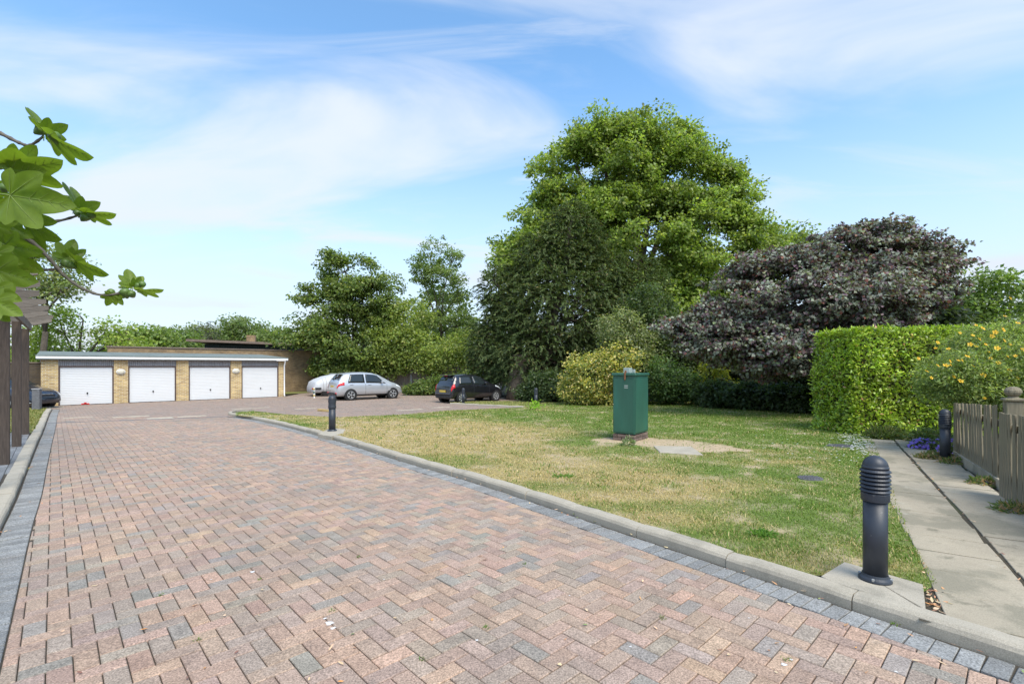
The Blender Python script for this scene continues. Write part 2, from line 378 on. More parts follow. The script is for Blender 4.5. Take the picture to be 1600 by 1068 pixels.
# ---- driveway bed
court = [G(85, 636), v2(G(89, 633.8))-DG*1.2+NG*.3]
gA = v2(G(91, 633.5)); court_far = [gA-DG*2+NG*.02, gA+DG*10.6+NG*.02, gA+DG*14+NG*5, (-3, 34.5), (1.5, 29.5), (4.0, 26.4)]
bed_poly = [KL[0]+Vector((-.02, -3)), *[KL[i] for i in range(0, len(KL), 12)], KL[-1]+(KL[-1]-KL[-4]).normalized()*.4, *[v2(p) for p in court_far],
            v2(G(850, 636)), v2(G(700, 646)), v2(G(520, 657)), v2(G(440, 652)), *[KR[i]+(KR[i]-KR[i]) for i in range(len(KR)-1, -1, -10)], v2(KR[0])+Vector((-1, -2.5))]
def tri_sheet(name, poly, h, m):
    bm = bmesh.new(); bm.faces.new([bm.verts.new((p[0], p[1], 0)) for p in poly]); bmesh.ops.triangulate(bm, faces=bm.faces[:])
    bmesh.ops.bisect_plane(bm, geom=bm.verts[:]+bm.edges[:]+bm.faces[:], plane_co=(0, 24, 0), plane_no=(0, 1, 0))
    for v in bm.verts: v.co.z = gz(v.co.y)+h
    for f in bm.faces:
        if f.normal.z < 0: f.normal_flip()
    me = bpy.data.meshes.new(name); bm.to_mesh(me); bm.free(); me.materials.append(m); return tag(link(name, me), kind='structure')
drive = tri_sheet('driveway', bed_poly, -.014, M['bed'])
# ---- paving blocks
def pip(p, poly):
    c = False; j = len(poly)-1
    for i in range(len(poly)):
        a, q = poly[i], poly[j]
        if (a[1] > p[1]) != (q[1] > p[1]) and p[0] < (q[0]-a[0])*(p[1]-a[1])/(q[1]-a[1])+a[0]: c = not c
        j = i
    return c
drive_poly = [tuple(p) for p in bandL[::8]]+[tuple(bandL[-1])]+[tuple(v2(G(97, 635.5)))]
court_poly = [tuple(bandL[-1]), *[tuple(v2(p)) for p in court_far], tuple(v2(G(850, 637))), tuple(v2(G(702, 644))), tuple(v2(G(620, 650))), tuple(v2(G(524, 654))), tuple(v2(G(450, 650))), tuple(v2(G(400, 645)))]
drive_poly = [tuple(p) for p in bandL[::6]]+[tuple(bandL[-1])]+court_poly[1:]+[tuple(p) for p in KR[iTip:len(KR)]][::-1][::4]+[tuple(p) for p in bandR[::-1][::4]]+[tuple(bandR[0])]
bR = bandR[::6]+[bandR[-1]]; bL = bandL[::6]+[bandL[-1]]
def near_seg(p, line):
    best = (1e9,)
    for a, c in zip(line, line[1:]):
        d = c-a; t = max(0, min(1, (p-a).dot(d)/d.length_squared)); q = a+d*t; e = (p-q).length
        if e < best[0]: best = (e, a, d.normalized())
    return best
TONES = [((.33, .215, .16), 5), ((.295, .195, .155), 5), ((.275, .20, .165), 5), ((.245, .20, .17), 4), ((.19, .185, .175), 1.8), ((.37, .235, .165), 2.2)]
def tone(rng):
    t = rng.choices([a for a, _ in TONES], [k for _, k in TONES])[0]; k = rng.uniform(.9, 1.12); t = tuple(x*.74+y*.44 for x, y in zip(t, (.32, .245, .178)))
    return tuple(c*k*rng.uniform(.97, 1.03) for c in t)
rng = random.Random(5)
GAP = .006; hs = Vector((PL/2-GAP/2, PW/2-GAP/2))
full = MB().prism([(-hs.x, -hs.y), (hs.x, -hs.y), (hs.x, hs.y), (-hs.x, hs.y)], -.03, 0, .0045).mesh('paver', M['paver'])
cand = []
org = Vector((0.1, 1.0))
cell = lambda i, j: org+dA*(i*PW)+dB*(j*PW)
for i in range(-60, 450):
    for j in range(-215, 355):
        k = (i-j) % 4
        if k == 0: c = cell(i+1, j+.5); lng, sh = dA, dB
        elif k == 3: c = cell(i+.5, j+1); lng, sh = dB, dA
        else: continue
        if c.y < .9 or c.y > 40 or abs(c.x) > 1.25*c.y+2.2: continue
        qs = [c+lng*a*hs.x+sh*e*hs.y for a, e in ((-1, -1), (1, -1), (1, 1), (-1, 1))]
        ins = [pip(q, drive_poly) for q in qs]
        if all(ins): cand.append((c, lng, None))
        elif any(ins) and c.y < 22:
            poly = [tuple(q) for q in qs]
            for ln, sg in ((bR, 1), (bL, -1)):
                e = near_seg(c, ln)
                if e[0] < .3:
                    n = Vector((-e[2].y, e[2].x))*sg; poly = clip(poly, e[1]+n*.003, n)
            if len(poly) > 2:
                ar = abs(sum(poly[q][0]*poly[(q+1) % len(poly)][1]-poly[(q+1) % len(poly)][0]*poly[q][1] for q in range(len(poly))))/2
                if ar > .0022: cand.append((c, lng, poly))
cand.sort(key=lambda t: t[0].length)
rest = MB(); npart = 0
def in_frame(c):
    py = HZ+E*F/c.y+SL*F; px = 800+c.x/c.y*F
    return -30 < px < 1630 and py < 1095
for c, lng, poly in cand:
    col = tone(rng); dz = rng.gauss(0, .0012)
    if in_frame(c) and npart < 285:
        if poly is None:
            Mx = Matrix.Translation((c.x, c.y, gz(c.y)+dz)) @ fall(c.y) @ Matrix.Rotation(math.atan2(lng.y, lng.x), 4, 'Z') @ Matrix.Rotation(rng.gauss(0, .006), 4, 'X')
            o = link('paver', full, drive, Mx)
        else:
            lp = [(p[0]-c.x, p[1]-c.y) for p in poly]
            o = MB().prism(lp, -.03, 0, .004).build('paver', M['paver'], drive, M=Matrix.Translation((c.x, c.y, gz(c.y)+dz)) @ fall(c.y))
        o.color = (*col, 1); npart += 1
    else:
        far = c.y > 16
        pl = poly or [tuple(c+lng*a*hs.x+Vector((-lng.y, lng.x))*e*hs.y) for a, e in ((-1, -1), (1, -1), (1, 1), (-1, 1))]
        if c.y > 18: col = tuple(.6*x+.4*y for x, y in zip(col, (.27, .21, .18)))
        rest.prism(pl, -.03 if not far else -.018, dz, 0 if far else .0045, col=col, zf=lambda x, y: gz(y))
tag(rest.build('paver', M['paver_far'], drive), kind='stuff')
# border courses: one block laid across, in blue grey
def border(line, side, w):
    n = 0; acc = 0; last = line[0]; d = 0
    L = [0]
    for a, c in zip(line, line[1:]): L.append(L[-1]+(c-a).length)
    s = 0
    while s+w < L[-1]:
        m = s+w/2; k = max(i for i in range(len(L)) if L[i] <= m); k = min(k, len(line)-2)
        t = (line[k+1]-line[k]).normalized(); p = line[k]+t*(m-L[k]); nn = Vector((-t.y, t.x))*side
        c = p+nn*(PL/2+.004); s += w
        if c.y < 1.0 or abs(c.x) > 1.25*c.y+2: continue
        g = rng.uniform(.82, 1.2); col = (.235*g, .235*g, .228*g)
        Mx = Matrix.Translation((c.x, c.y, gz(c.y)+rng.gauss(0, .002))) @ fall(c.y) @ Matrix.Rotation(math.atan2(nn.y, nn.x)+rng.gauss(0, .012), 4, 'Z') @ Matrix.Rotation(rng.gauss(0, .012), 4, 'X')
        o = link('border_paver', full, drive, Mx); o.color = (*col, 1)
border(bandR, -1, PW+.002); border(bandL, 1, PW+.002)
# the cross drain at the mouth of the court, pale blocks of the bay markings
dr = [v2(G(64, 661)), v2(G(357, 650.5))]; t = (dr[1]-dr[0]).normalized(); n = Vector((-t.y, t.x))*.09
MB().prism([tuple(dr[0]-n), tuple(dr[1]-n), tuple(dr[1]+n), tuple(dr[0]+n)], -.01, .004, zf=lambda x, y: gz(y)).build('drain_channel', M['iron'], drive)
for (px, py, wd, ln) in ((250, 653, .55, .75), (205, 650.5, .3, 1.1), (300, 650, .3, .9), (122, 652, .25, .8), (392, 637.5, .25, 1.6), (640, 640, .25, 1.3), (690, 636, .25, 1.0), (478, 638, .2, 1.0)):
    c = v2(G(px, py)); qs = [tuple(c+dB*a*ln/2+dA*e*wd/2) for a, e in ((-1, -1), (1, -1), (1, 1), (-1, 1))]
    MB().prism(qs, -.01, .0035, zf=lambda x, y: gz(y)).build('pale_marking', M['sandmark'] if 'sandmark' in M else M.setdefault('sandmark', mat('worn_marking', (.48, .42, .32), .9, .35, 4, attr='world')), drive)
# ---- kerbs: stone by stone
def kerb(name, line, side, width, height, stone, mt):
    root = empty(name, (0, 0, 0), kind='structure')
    L = [0]
    for a, c in zip(line, line[1:]): L.append(L[-1]+(c-a).length)
    def at(s):
        k = max(i for i in range(len(L)) if L[i] <= s+1e-9); k = min(k, len(line)-2); t = (line[min(k+2, len(line)-1)]-line[max(k-1, 0)]).normalized()
        return line[k]+(line[k+1]-line[k]).normalized()*(s-L[k]), Vector((-t.y, t.x))*side
    s = 0
    while s < L[-1]-.1:
        e = min(s+stone*rng.uniform(.97, 1.03), L[-1]); m = MB(); k = max(2, int((e-s)/.22)+1); dz = rng.gauss(0, .003); dn = rng.gauss(0, .004); sec = []
        for q in range(k):
            p, n = at(s+.004+(e-s-.008)*q/(k-1)); p = p+n*dn
            z = gz(p.y); ins = .010 if q in (0, k-1) else 0
            prof = [(0, -.06), (0, height*.55-ins*.3), (.012, height*.82-ins), (.035, height-ins), (width, height-ins), (width, -.06)]
            sec.append([((p+n*a).x, (p+n*a).y, gz((p+n*a).y)+hh+dz) for a, hh in prof])
        vs = [v for r in sec for v in r]; np_ = 6; fs = []
        for q in range(k-1):
            for i in range(np_):
                j = (i+1) % np_; f = (q*np_+i, q*np_+j, (q+1)*np_+j, (q+1)*np_+i); fs.append(f if side > 0 else f[::-1])
        fs += [tuple(range(np_)), tuple(range((k-1)*np_, k*np_))[::-1]]
        m.add(vs, fs); m.build('kerb_stone', mt, root); s = e
    return root
kerb('lawn_kerb', KR, -1, .135, .10, .915, M['kerb'])
kerb('drive_kerb', KL, 1, .17, .075, .9, M['kerb'])
# kerb end returning at the far end of the left strip
e0 = v2(G(60, 637.2)); e1 = v2(G(100, 635.8)); kerb('garage_kerb', smooth([e0, e1]), 1, .14, .05, .9, M['kerb'])
# ---- lawn
KB = offset(KR, -.12)                    # the back of the kerb
near_px = [(800+p.x/p.y*F, HZ+(E-gz(p.y)-.085)/p.y*F) for p in KB if p.y > 2.6]
near_px = sorted([q for q in near_px if 366 < q[0] < 1285])
# keep the near branch only
nx = [q for q in near_px if q[1] >= 650+ (q[0]-366)*.05]
nx = [q for q in nx if q[0] > 392]
NX = np.array([366, 374, 384]+[q[0] for q in nx]+[1319, 1442, 1462]); NY = np.array([648.2, 649.2, 650.6]+[q[1] for q in nx]+[900, 926, 912])
farT = [(300, 646), (362, 647), (370, 645), (397, 643), (450, 648), (524, 652), (623, 648), (702, 641), (815, 636.5), (822, 634), (850, 628.6), (950, 627.5), (1110, 627), (1200, 630), (1290, 636), (1364, 687), (1385, 735), (1405, 793), (1430, 856), (1461, 907)]
FX = np.array([q[0] for q in farT]); FY = np.array([q[1] for q in farT])
cols = np.concatenate([np.arange(368, 1462, 4), [1462]]); rows = 90
def Gn(px, py, h):
    y = (E-h)*F/np.maximum(py-HZ-SL*F, 1e-3); y2 = (E+SL*24-h)*F/np.maximum(py-HZ, 1e-3); y = np.where(y > 24, y2, y)
    return np.stack([(px-800)/F*y, y, gzn(y)+h], -1)
ny = np.interp(cols, NX, NY); fy = np.minimum(np.interp(cols, FX, FY), ny-.02)
hf = np.where(cols < 818, .03, .085)
An = Gn(cols, ny, .082); Bn = Gn(cols, fy, hf); t = (np.linspace(0, 1, rows)**1.3)[:, None, None]
V = An[None]*(1-t)+Bn[None]*t
hh = .085*(1-t[..., 0]**6)+hf[None]*t[..., 0]**6
V[..., 2] = gzn(V[..., 1])+hh
def vnoise(xy, sc, seed):               # smooth value noise
    r = np.random.default_rng(seed); g = r.random((256, 256)); p = xy*sc+100; i = np.floor(p).astype(int); f = p-i; f = f*f*(3-2*f); i %= 255
    a = g[i[..., 0], i[..., 1]]; b_ = g[i[..., 0]+1, i[..., 1]]; c = g[i[..., 0], i[..., 1]+1]; d = g[i[..., 0]+1, i[..., 1]+1]
    return (a*(1-f[..., 0])+b_*f[..., 0])*(1-f[..., 1])+(c*(1-f[..., 0])+d*f[..., 0])*f[..., 1]
def fbm(xy, sc, seed, o=4): return sum(vnoise(xy, sc*2.1**k, seed+k)*.5**k for k in range(o))/sum(.5**k for k in range(o))
# places where the summer has burnt the grass: ground point, half width, half depth (m), strength
spots = []
for px, py, rx, ry, s in ((690, 690, 2.2, 2.6, .75), (760, 668, 2.6, 3.0, .75), (640, 668, 2.2, 2.2, .65), (830, 700, 1.6, 1.5, .5), (560, 675, 2., 2., .5), (430, 653, 3., 2.0, .45), (620, 655, 3., 3., .3),
                          (1100, 765, 1.1, .85, .9), (985, 742, 1.3, .8, .8), (1150, 800, .75, .5, .5), (1240, 722, .5, .25, .6), (905, 722, .9, .8, .4), (1160, 705, .8, .5, .4), (1060, 640, 2., 1.5, .2),
                          (700, 735, 1.6, .7, .35), (860, 780, 1.2, .45, .45), (1040, 822, .8, .25, .4), (1230, 870, .5, .2, .35), (930, 775, .9, .3, .6), (1010, 808, .7, .25, .6), (1120, 845, .5, .2, .6), (1180, 865, .4, .16, .4), (1270, 890, .4, .15, .4), (800, 745, 1.0, .4, .6), (1380, 880, .2, .2, .25),
                          (1250, 680, 3., 2.6, -.45), (900, 655, 2.6, 2.4, -.5), (1210, 800, .9, .7, -.4), (1330, 800, .8, 1.2, -.35), (1050, 760, .25, .2, -.4), (930, 690, 1.4, .9, -.45), (1150, 850, .5, .3, -.5), (1000, 790, .7, .35, -.35), (1130, 735, 1., .4, -.35)):
    g = G(px, py, .085); spots.append((g.x, g.y, rx, ry, s))
def dryness(xy):
    d = np.full(xy.shape[:-1], .10)
    for x, y, rx, ry, s in spots: d = d+s*np.exp(-((xy[..., 0]-x)/rx)**2-((xy[..., 1]-y)/ry)**2)
    d = d+(fbm(xy, .7, 3)-.5)*1.1+(fbm(xy, 3.2, 9)-.5)*.55
    return np.clip(d, 0, 1)
PE = [G(995, 690, .085), (1.95, .62), G(1090, 697, .085), (1.1, .5)]
def earth(xy):
    q = np.zeros(xy.shape[:-1])
    for px, py, rx, ry in ((985, 687, .9, .55), (1040, 692, 1.0, .75), (1100, 700, .85, .6), (1150, 703, .35, .28)):
        g = G(px, py, .085); q = np.maximum(q, 1-((xy[..., 0]-g.x)/rx)**2-((xy[..., 1]-g.y)/ry)**2)
    return np.clip((q+(fbm(xy, 2.5, 31)-.5)*.9)*3, 0, 1)
GREEN = np.array((.195, .27, .05)); GREEN2 = np.array((.13, .20, .036)); STRAW = np.array((.56, .45, .215)); TAN = np.array((.44, .345, .155)); EARTH = np.array((.47, .36, .23))
def lawn_col(xy, jit=None):
    d = dryness(xy)[..., None]; k = fbm(xy, 1.9, 51)[..., None]
    g = GREEN*(1-k)*1.1+GREEN2*k*1.15; s = STRAW*(1-k)+TAN*k
    return g*(1-d)+s*d
Fq = np.array([(r*len(cols)+c, r*len(cols)+c+1, (r+1)*len(cols)+c+1, (r+1)*len(cols)+c) for r in range(rows-1) for c in range(len(cols)-1)])
Vf = V.reshape(-1, 3); e_ = earth(Vf[:, :2])[:, None]
lawn_me = npmesh('lawn', Vf, Fq, M['lawn'], None, True)
pc = np.ones((len(Vf), 4), np.float32); pc[:, :3] = lawn_col(Vf[:, :2])*.72*(1-e_)+EARTH*e_
lawn_me.attributes.new('Col', 'FLOAT_COLOR', 'POINT').data.foreach_set('color', pc.ravel())
tag(link('lawn', lawn_me), kind='structure')
# second strip of grass behind the parking bays
b = MB(); n2 = [(703, 631.2), (740, 633), (780, 635), (822, 637.2)]; f2 = [(703, 630.2), (740, 628.4), (790, 627.8), (850, 627.6)]
up5 = Vector((0, 0, .055)); pn = [G(x, y)+up5+Vector((0, .05, 0)) for x, y in n2]; pf = [G(x, y)+up5 for x, y in f2]
vs2 = np.array([*pn, *pf]); fq2 = np.array([(i, i+1, 5+i, 4+i) for i in range(3)])
tag(link('lawn', npmesh('lawn', vs2, fq2, M['lawn'], np.array([(.16, .19, .05)]*3))), kind='structure')
kerb('bay_kerb', smooth([*[G(x, y) for x, y in n2]]), 1, .16, .075, .9, M['kerb'])
# grass along the left kerb
KLb = offset(KL, .16); far_strip = [p for p in KLb if p.y > 12.6]
lp = [*far_strip[::6], far_strip[-1]]; lo = [p+Vector((-1, .0))*3.2 for p in lp]
vs3 = np.array([(p.x, p.y, gz(p.y)+.06) for p in lp]+[(p.x, p.y, gz(p.y)+.05) for p in lo]); k3 = len(lp)
fq3 = np.array([(i, i+1, k3+i+1, k3+i) for i in range(k3-1)])
tag(link('verge', npmesh('verge', vs3, fq3, M['lawn'], np.array([(.17, .17, .055)]*(k3-1)))), kind='structure')
# grass at the foot of the long brick wall
wv = [v2(G(91, 633.5))+DG*a+NG*c for a, c in ((10.4, 2.2), (13.0, 3.0), (17.5, 5.0), (17.5, 5.9), (10.4, 5.5))]
tag(MB().add([(p.x, p.y, gz(p.y)+.02) for p in wv], [(0, 1, 2, 3, 4)], col=(.2, .2, .06)).build('verge', M['lawn']), kind='structure')
def blades(name, V, Fq, dens, hgt, colf, seed, wd=.0045, skip=None):
    r = np.random.default_rng(seed); tri = np.concatenate([Fq[:, [0, 1, 2]], Fq[:, [0, 2, 3]]])
    a, b_, c = V[tri[:, 0]], V[tri[:, 1]], V[tri[:, 2]]; ar = np.linalg.norm(np.cross(b_-a, c-a), axis=1)/2
    n = ar*dens(np.linalg.norm((a+b_+c)/3-np.array((0, 0, E)), axis=1)); k = r.poisson(n); ix = np.repeat(np.arange(len(tri)), k)
    u, v_ = r.random(len(ix)), r.random(len(ix)); s = u+v_ > 1; u[s] = 1-u[s]; v_[s] = 1-v_[s]
    p = a[ix]+(b_-a)[ix]*u[:, None]+(c-a)[ix]*v_[:, None]
    if skip is not None:
        keep = ~skip(p, r); p = p[keep]
    n = len(p); dist = np.linalg.norm(p, axis=1); h = hgt(dist)*r.uniform(.45, 1.3, n)*(1+.5*(fbm(p[:, :2], 1.4, 77)-.5)*2); az = r.uniform(0, 2*PI, n); lean = r.uniform(.2, 1.15, n)
    wv = (wd*np.clip(dist/4.5, 1, 5.5))*r.uniform(.7, 1.4, n)
    d = np.stack([np.cos(az)*np.sin(lean), np.sin(az)*np.sin(lean), np.cos(lean)], 1); sd = np.stack([-np.sin(az), np.cos(az), 0*az], 1)
    m = p+d*(h*.55)[:, None]; d2 = d.copy(); d2[:, 2] -= .45; tip = m+d2*(h*.5)[:, None]
    Vv = np.stack([p-sd*wv[:, None]/2, p+sd*wv[:, None]/2, m+sd*wv[:, None]*.4, tip, m-sd*wv[:, None]*.4], 1).reshape(-1, 3)
    base = np.arange(n)[:, None]*5; Q = np.concatenate([base+np.array([[0, 1, 2]]), base+np.array([[0, 2, 4]]), base+np.array([[4, 2, 3]])], 1).reshape(-1, 3)
    col = colf(p[:, :2])*r.uniform(.75, 1.3, (n, 1)); col = np.repeat(col, 3, 0)
    return tag(link(name, npmesh(name, Vv, Q, M['grass'], col)), kind='stuff')
def bladecol(xy):
    r = np.random.default_rng(3); d = dryness(xy); n = len(xy); k = r.random(n); c = lawn_col(xy)
    dry = (k < np.clip(d*1.15-.05, .05, .93))[:, None]; g = GREEN+(GREEN2-GREEN)*r.random((n, 1)); s = STRAW+(TAN-STRAW)*r.random((n, 1))
    return np.where(dry, s, g)*.75+c*.25
def vpip(p, poly):
    c = np.zeros(len(p), bool); j = len(poly)-1
    for i in range(len(poly)):
        a, q = poly[i], poly[j]
        c ^= ((a[1] > p[:, 1]) != (q[1] > p[:, 1])) & (p[:, 0] < (q[0]-a[0])*(p[:, 1]-a[1])/(q[1]-a[1]+1e-12)+a[0]); j = i
    return c
hard = [[G(x, y, .098) for x, y in q] for q in (((1270, 925), (1283, 899), (1319, 877), (1442, 912), (1447, 955)), ((497, 677.5), (516, 668), (540, 670), (536, 676), (517, 681)), ((1021, 697), (1080, 698), (1099, 711), (1031, 707)), ((962, 687), (992, 691), (1015, 684), (984, 680)), ((1250, 743), (1282, 743), (1288, 751), (1250, 751)))]
def noearth(p, r):
    k = np.zeros(len(p), bool)
    for q in hard: k |= vpip(p, q)
    return k | noearth_(p, r)
def noearth_(p, r):
    return (r.random(len(p)) < np.maximum(earth(p[:, :2])*.97, np.clip(dryness(p[:, :2])-.55, 0, .35)))
blades('grass', Vf, Fq, lambda d: np.clip(7400*(5.0/d)**1.75, 300, 11000), lambda d: .024+.0007*d, bladecol, 1, skip=noearth)
def tuftcol(xy):
    r = np.random.default_rng(33); k = r.random((len(xy), 1)); return np.where(k < .7, np.array((.12, .20, .03)), np.array((.50, .40, .20)))*r.uniform(.8, 1.2, (len(xy), 1))
def tufts_only(p, r): return (fbm(p[:, :2], 4.5, 71) < .57) | noearth(p, r)
blades('grass_tufts', Vf, Fq, lambda d: np.clip(1500*(5.0/d)**1.6, 60, 2500), lambda d: .05+.0008*d, tuftcol, 7, wd=.0055, skip=tufts_only)
gcol = lambda a, b_: (lambda xy: np.array(a)+(np.array(b_)-np.array(a))*np.random.default_rng(2).random((len(xy), 1)))
blades('grass', vs2, fq2, lambda d: 0*d+300, lambda d: 0*d+.05, gcol((.2, .25, .05), (.42, .35, .16)), 4)
blades('grass', vs3.astype(float), fq3, lambda d: 0*d+500, lambda d: 0*d+.06, gcol((.13, .19, .035), (.36, .3, .12)), 5)
# ---- the concrete apron under the near bollard
ap = [G(1283, 899, .098), G(1319, 877, .098), G(1442, 912, .098), G(1447, 955, .098)]
nb = [p for p in KB if p.y < 5]
def on_back(p): return min(KB, key=lambda q: (q-v2(p)).length)
q0, q1 = on_back(ap[0]), on_back(G(1447, 962, .098))
tag(MB().prism([tuple(q0), tuple(v2(ap[0])), tuple(v2(ap[1])), tuple(v2(ap[2])), tuple(v2(ap[3])), tuple(q1)], -.05, .098, .004, zf=lambda x, y: gz(y)).build('concrete_apron', M['kerb']), kind='structure')
gw = [G(x, y, .08) for x, y in ((1436, 905), (1462, 900), (1490, 958), (1486, 975), (1436, 968))]
sheet('gravel_bed', gw, .078, M['soil'])
# ---- the slab path
pathroot = empty('path', (0, 0, 0), kind='structure')
J1 = v2(G(1598, 906, .09)); J2 = v2(G(1406, 697, .09)); pa = (J2-J1).normalized(); pn_ = Vector((pa.y, -pa.x))
kp, kt = q1, (on_back(G(1700, 1040, .1))-q1).normalized()
e1 = q1; e2 = min(KB, key=lambda q: (q-(J1-pa*.8+pn_*.6)).length); kd = (e1-e2).normalized(); kn = Vector((kd.y, -kd.x))
kn = kn if kn.dot(pa) > 0 else -kn
Lp = (J2-J1).length
for col_, (o0, o1) in enumerate(((-.60, -.022), (.022, .60))):
    s = -2.6-(.21 if col_ else 0)
    while s < Lp+.9:
        ln = .50
        qs = [J1+pa*(s+.006)+pn_*o0, J1+pa*(s+ln-.006)+pn_*o0, J1+pa*(s+ln-.006)+pn_*o1, J1+pa*(s+.006)+pn_*o1]
        jj = [rng.gauss(0, .006) for _ in range(4)]; qs = [q+pn_*j for q, j in zip(qs, jj)]
        poly = [tuple(q) for q in qs]
        poly = clip(poly, e2+kn*.012, kn)
        # the wedge of gravel by the bollard
        if col_ == 0 and s < .6: poly = clip(poly, v2(G(1478, 962, .09)), (v2(G(1478, 962, .09))-v2(G(1452, 905, .09))).orthogonal()*(1 if (v2(G(1478, 962, .09))-v2(G(1452, 905, .09))).orthogonal().dot(pn_) > 0 else -1)) if len(poly) > 2 else poly
        s += ln
        if len(poly) < 3 or max(q[1] for q in poly) < 2.2: continue
        cx = sum(q[0] for q in poly)/len(poly); cy = sum(q[1] for q in poly)/len(poly)
        MB().prism([(q[0]-cx, q[1]-cy) for q in poly], -.04, 0, .004).build('paving_slab', M['slab'], pathroot, M=Matrix.Translation((cx, cy, gz(cy)+.092+rng.gauss(0, .003))) @ fall(cy) @ Matrix.Rotation(rng.gauss(0, .004), 4, 'Y'))
pp = [J1-pa*3+pn_*-.64, J1+pa*(Lp+1.)+pn_*-.64, J1+pa*(Lp+1.)+pn_*.62, J1-pa*3+pn_*.62]
pp = clip([tuple(q) for q in pp], e2+kn*.01, kn)
sheet('path_bed', pp, .081, M['soil'])
vp = [J1-pa*3+pn_*.6, J1+pa*(Lp+6.)+pn_*.6, J1+pa*(Lp+40.)+pn_*60, J1-pa*3+pn_*60]
vp = clip([tuple(q) for q in vp], e2+kn*.01, kn)
sheet('garden_bed', vp, .060, M['soil'])
# soil under the trees and shrubs beyond the lawn
sheet('planting_bed', [(3.5, 24.0), (6, 23.6), (12.5, 20.0), (13.5, 12.2), (40, 12), (60, 60), (-10, 60), (-8, 35), (1, 30)], .055, M['soil'])
# paving beside the pergola
lpv = [p for p in KLb if 1.5 < p.y < 13.3]
left_poly = [tuple(p) for p in lpv[::5]]+[tuple(lpv[-1])]+[tuple(lpv[-1]+Vector((-2.4, -1))), tuple(lpv[0]+Vector((-4, -1)))]
lf = tri_sheet('patio', left_poly, .045, M['bed'])
lrest = MB(); pcount = 0
for i in range(-10, 90):
    for j in range(-40, 26):
        c = lpv[0]+dA*(i*PW*2+(PW if j % 2 else 0))+dB*(j*PW-.08)
        if c.y < 4 or not pip(c, left_poly) or abs(c.x) > 1.15*c.y+.6: continue
        g = rng.uniform(.8, 1.2); col = (.20*g, .205*g, .21*g)
        pcount += 1; o = link('paver', full, lf, Matrix.Translation((c.x, c.y, gz(c.y)+.06)) @ fall(c.y) @ Matrix.Rotation(math.atan2(dA.y, dA.x), 4, 'Z')); o.color = (*col, 1)


gv = np.array([(q.x, q.y, gz(q.y)+.06) for q in (J1-pa*2+pn_*.9, J1+pa*(Lp-1)+pn_*1.0, J1+pa*(Lp-1)+pn_*4, J1-pa*2+pn_*4)]); blades('grass', gv, np.array([[0, 1, 2, 3]]), lambda d: 0*d+420, lambda d: 0*d+.06, gcol((.10, .17, .03), (.28, .24, .10)), 15)
# ================================================================== BUILDINGS
gA3 = G(91, 633.5); th = math.atan2(DG.y, DG.x); zg = -.30
gar = empty('garage_block', (gA3.x, gA3.y, zg), th, 'row of four yellow brick garages with white up and over doors', 'garage')
DW, PR, HD = 2.13, .59, 1.97; EL, ER = .62, .36; TOT = 4*DW+3*PR; HW = 2.27
def gpart(mb, name, m, parent=gar, **k): return mb.build(name, m, parent, **k)
xs = [(-EL, 0)]+[(DW*(i+1)+PR*i, DW*(i+1)+PR*(i+1)) for i in range(3)]+[(TOT, TOT+ER)]
for a, c in xs: uvbox(gpart(MB().box(((a+c)/2, .11, HW/2), (c-a, .22, HW)), 'brick_pier', M['brick']))
b = MB(); b.box((-EL+.11, 2.75, HW/2), (.22, 5.06, HW)); b.box((TOT+ER-.11, 2.75, HW/2), (.22, 5.06, HW)); b.box(((TOT+ER-EL)/2, 5.18, HW/2), (TOT+ER+EL-.45, .2, HW)); uvbox(gpart(b, 'brick_wall', M['brick']))
for i in range(4):
    x0 = i*(DW+PR)
    f = MB(); t = .055
    f.box((x0+t/2, .06, HD/2), (t, .09, HD)); f.box((x0+DW-t/2, .06, HD/2), (t, .09, HD)); f.box((x0+DW/2, .06, HD-.03), (DW-2*t-.002, .09, .06)); gpart(f, 'door_frame', M['frame'])
    d = MB(); nr = 22; H0, H1 = .02, HD-.062; X0, X1 = x0+t+.006, x0+DW-t-.006; vs = []; fs = []
    prof = []
    for k in range(nr):
        z = H0+(H1-H0)*k/nr; dz = (H1-H0)/nr; prof += [(.072, z), (.072, z+dz*.72), (.086, z+dz*.82), (.086, z+dz*.92)]
    prof.append((.075, H1))
    vs = [(x, y, z) for y, z in prof for x in (X0, X1)]; fs = [(2*k, 2*k+1, 2*k+3, 2*k+2) for k in range(len(prof)-1)]
    d.add(vs, fs); dr_ = gpart(d, 'garage_door', M['door'])
    MB().box((x0+DW/2+.02, .055, .58), (.06, .03, .085), bev=.006).tube([(x0+DW/2+.02, .06, .59), (x0+DW/2+.02, .01, .59)], .012).box((x0+DW/2+.02, .0, .57), (.025, .02, .1), bev=.004).build('handle', M['trim'], dr_)
    v = MB(); n = 26; z0, z1 = HD+.004, HW-.01
    prof = []
    for k in range(n):
        x = x0+DW*k/n; w_ = DW/n; prof += [(x, .05), (x+w_*.55, .05), (x+w_*.62, .085), (x+w_*.93, .085)]
    prof.append((x0+DW, .05)); vs = [(x, y, z) for x, y in prof for z in (z0, z1)]
    v.add(vs, [(2*k, 2*k+2, 2*k+3, 2*k+1) for k in range(len(prof)-1)]); gpart(v, 'ribbed_panel', M['vent'])
    MB().box((x0+DW/2, .30, HW/2), (DW, .02, HW)).build('door_backing', M['trim'], gar)
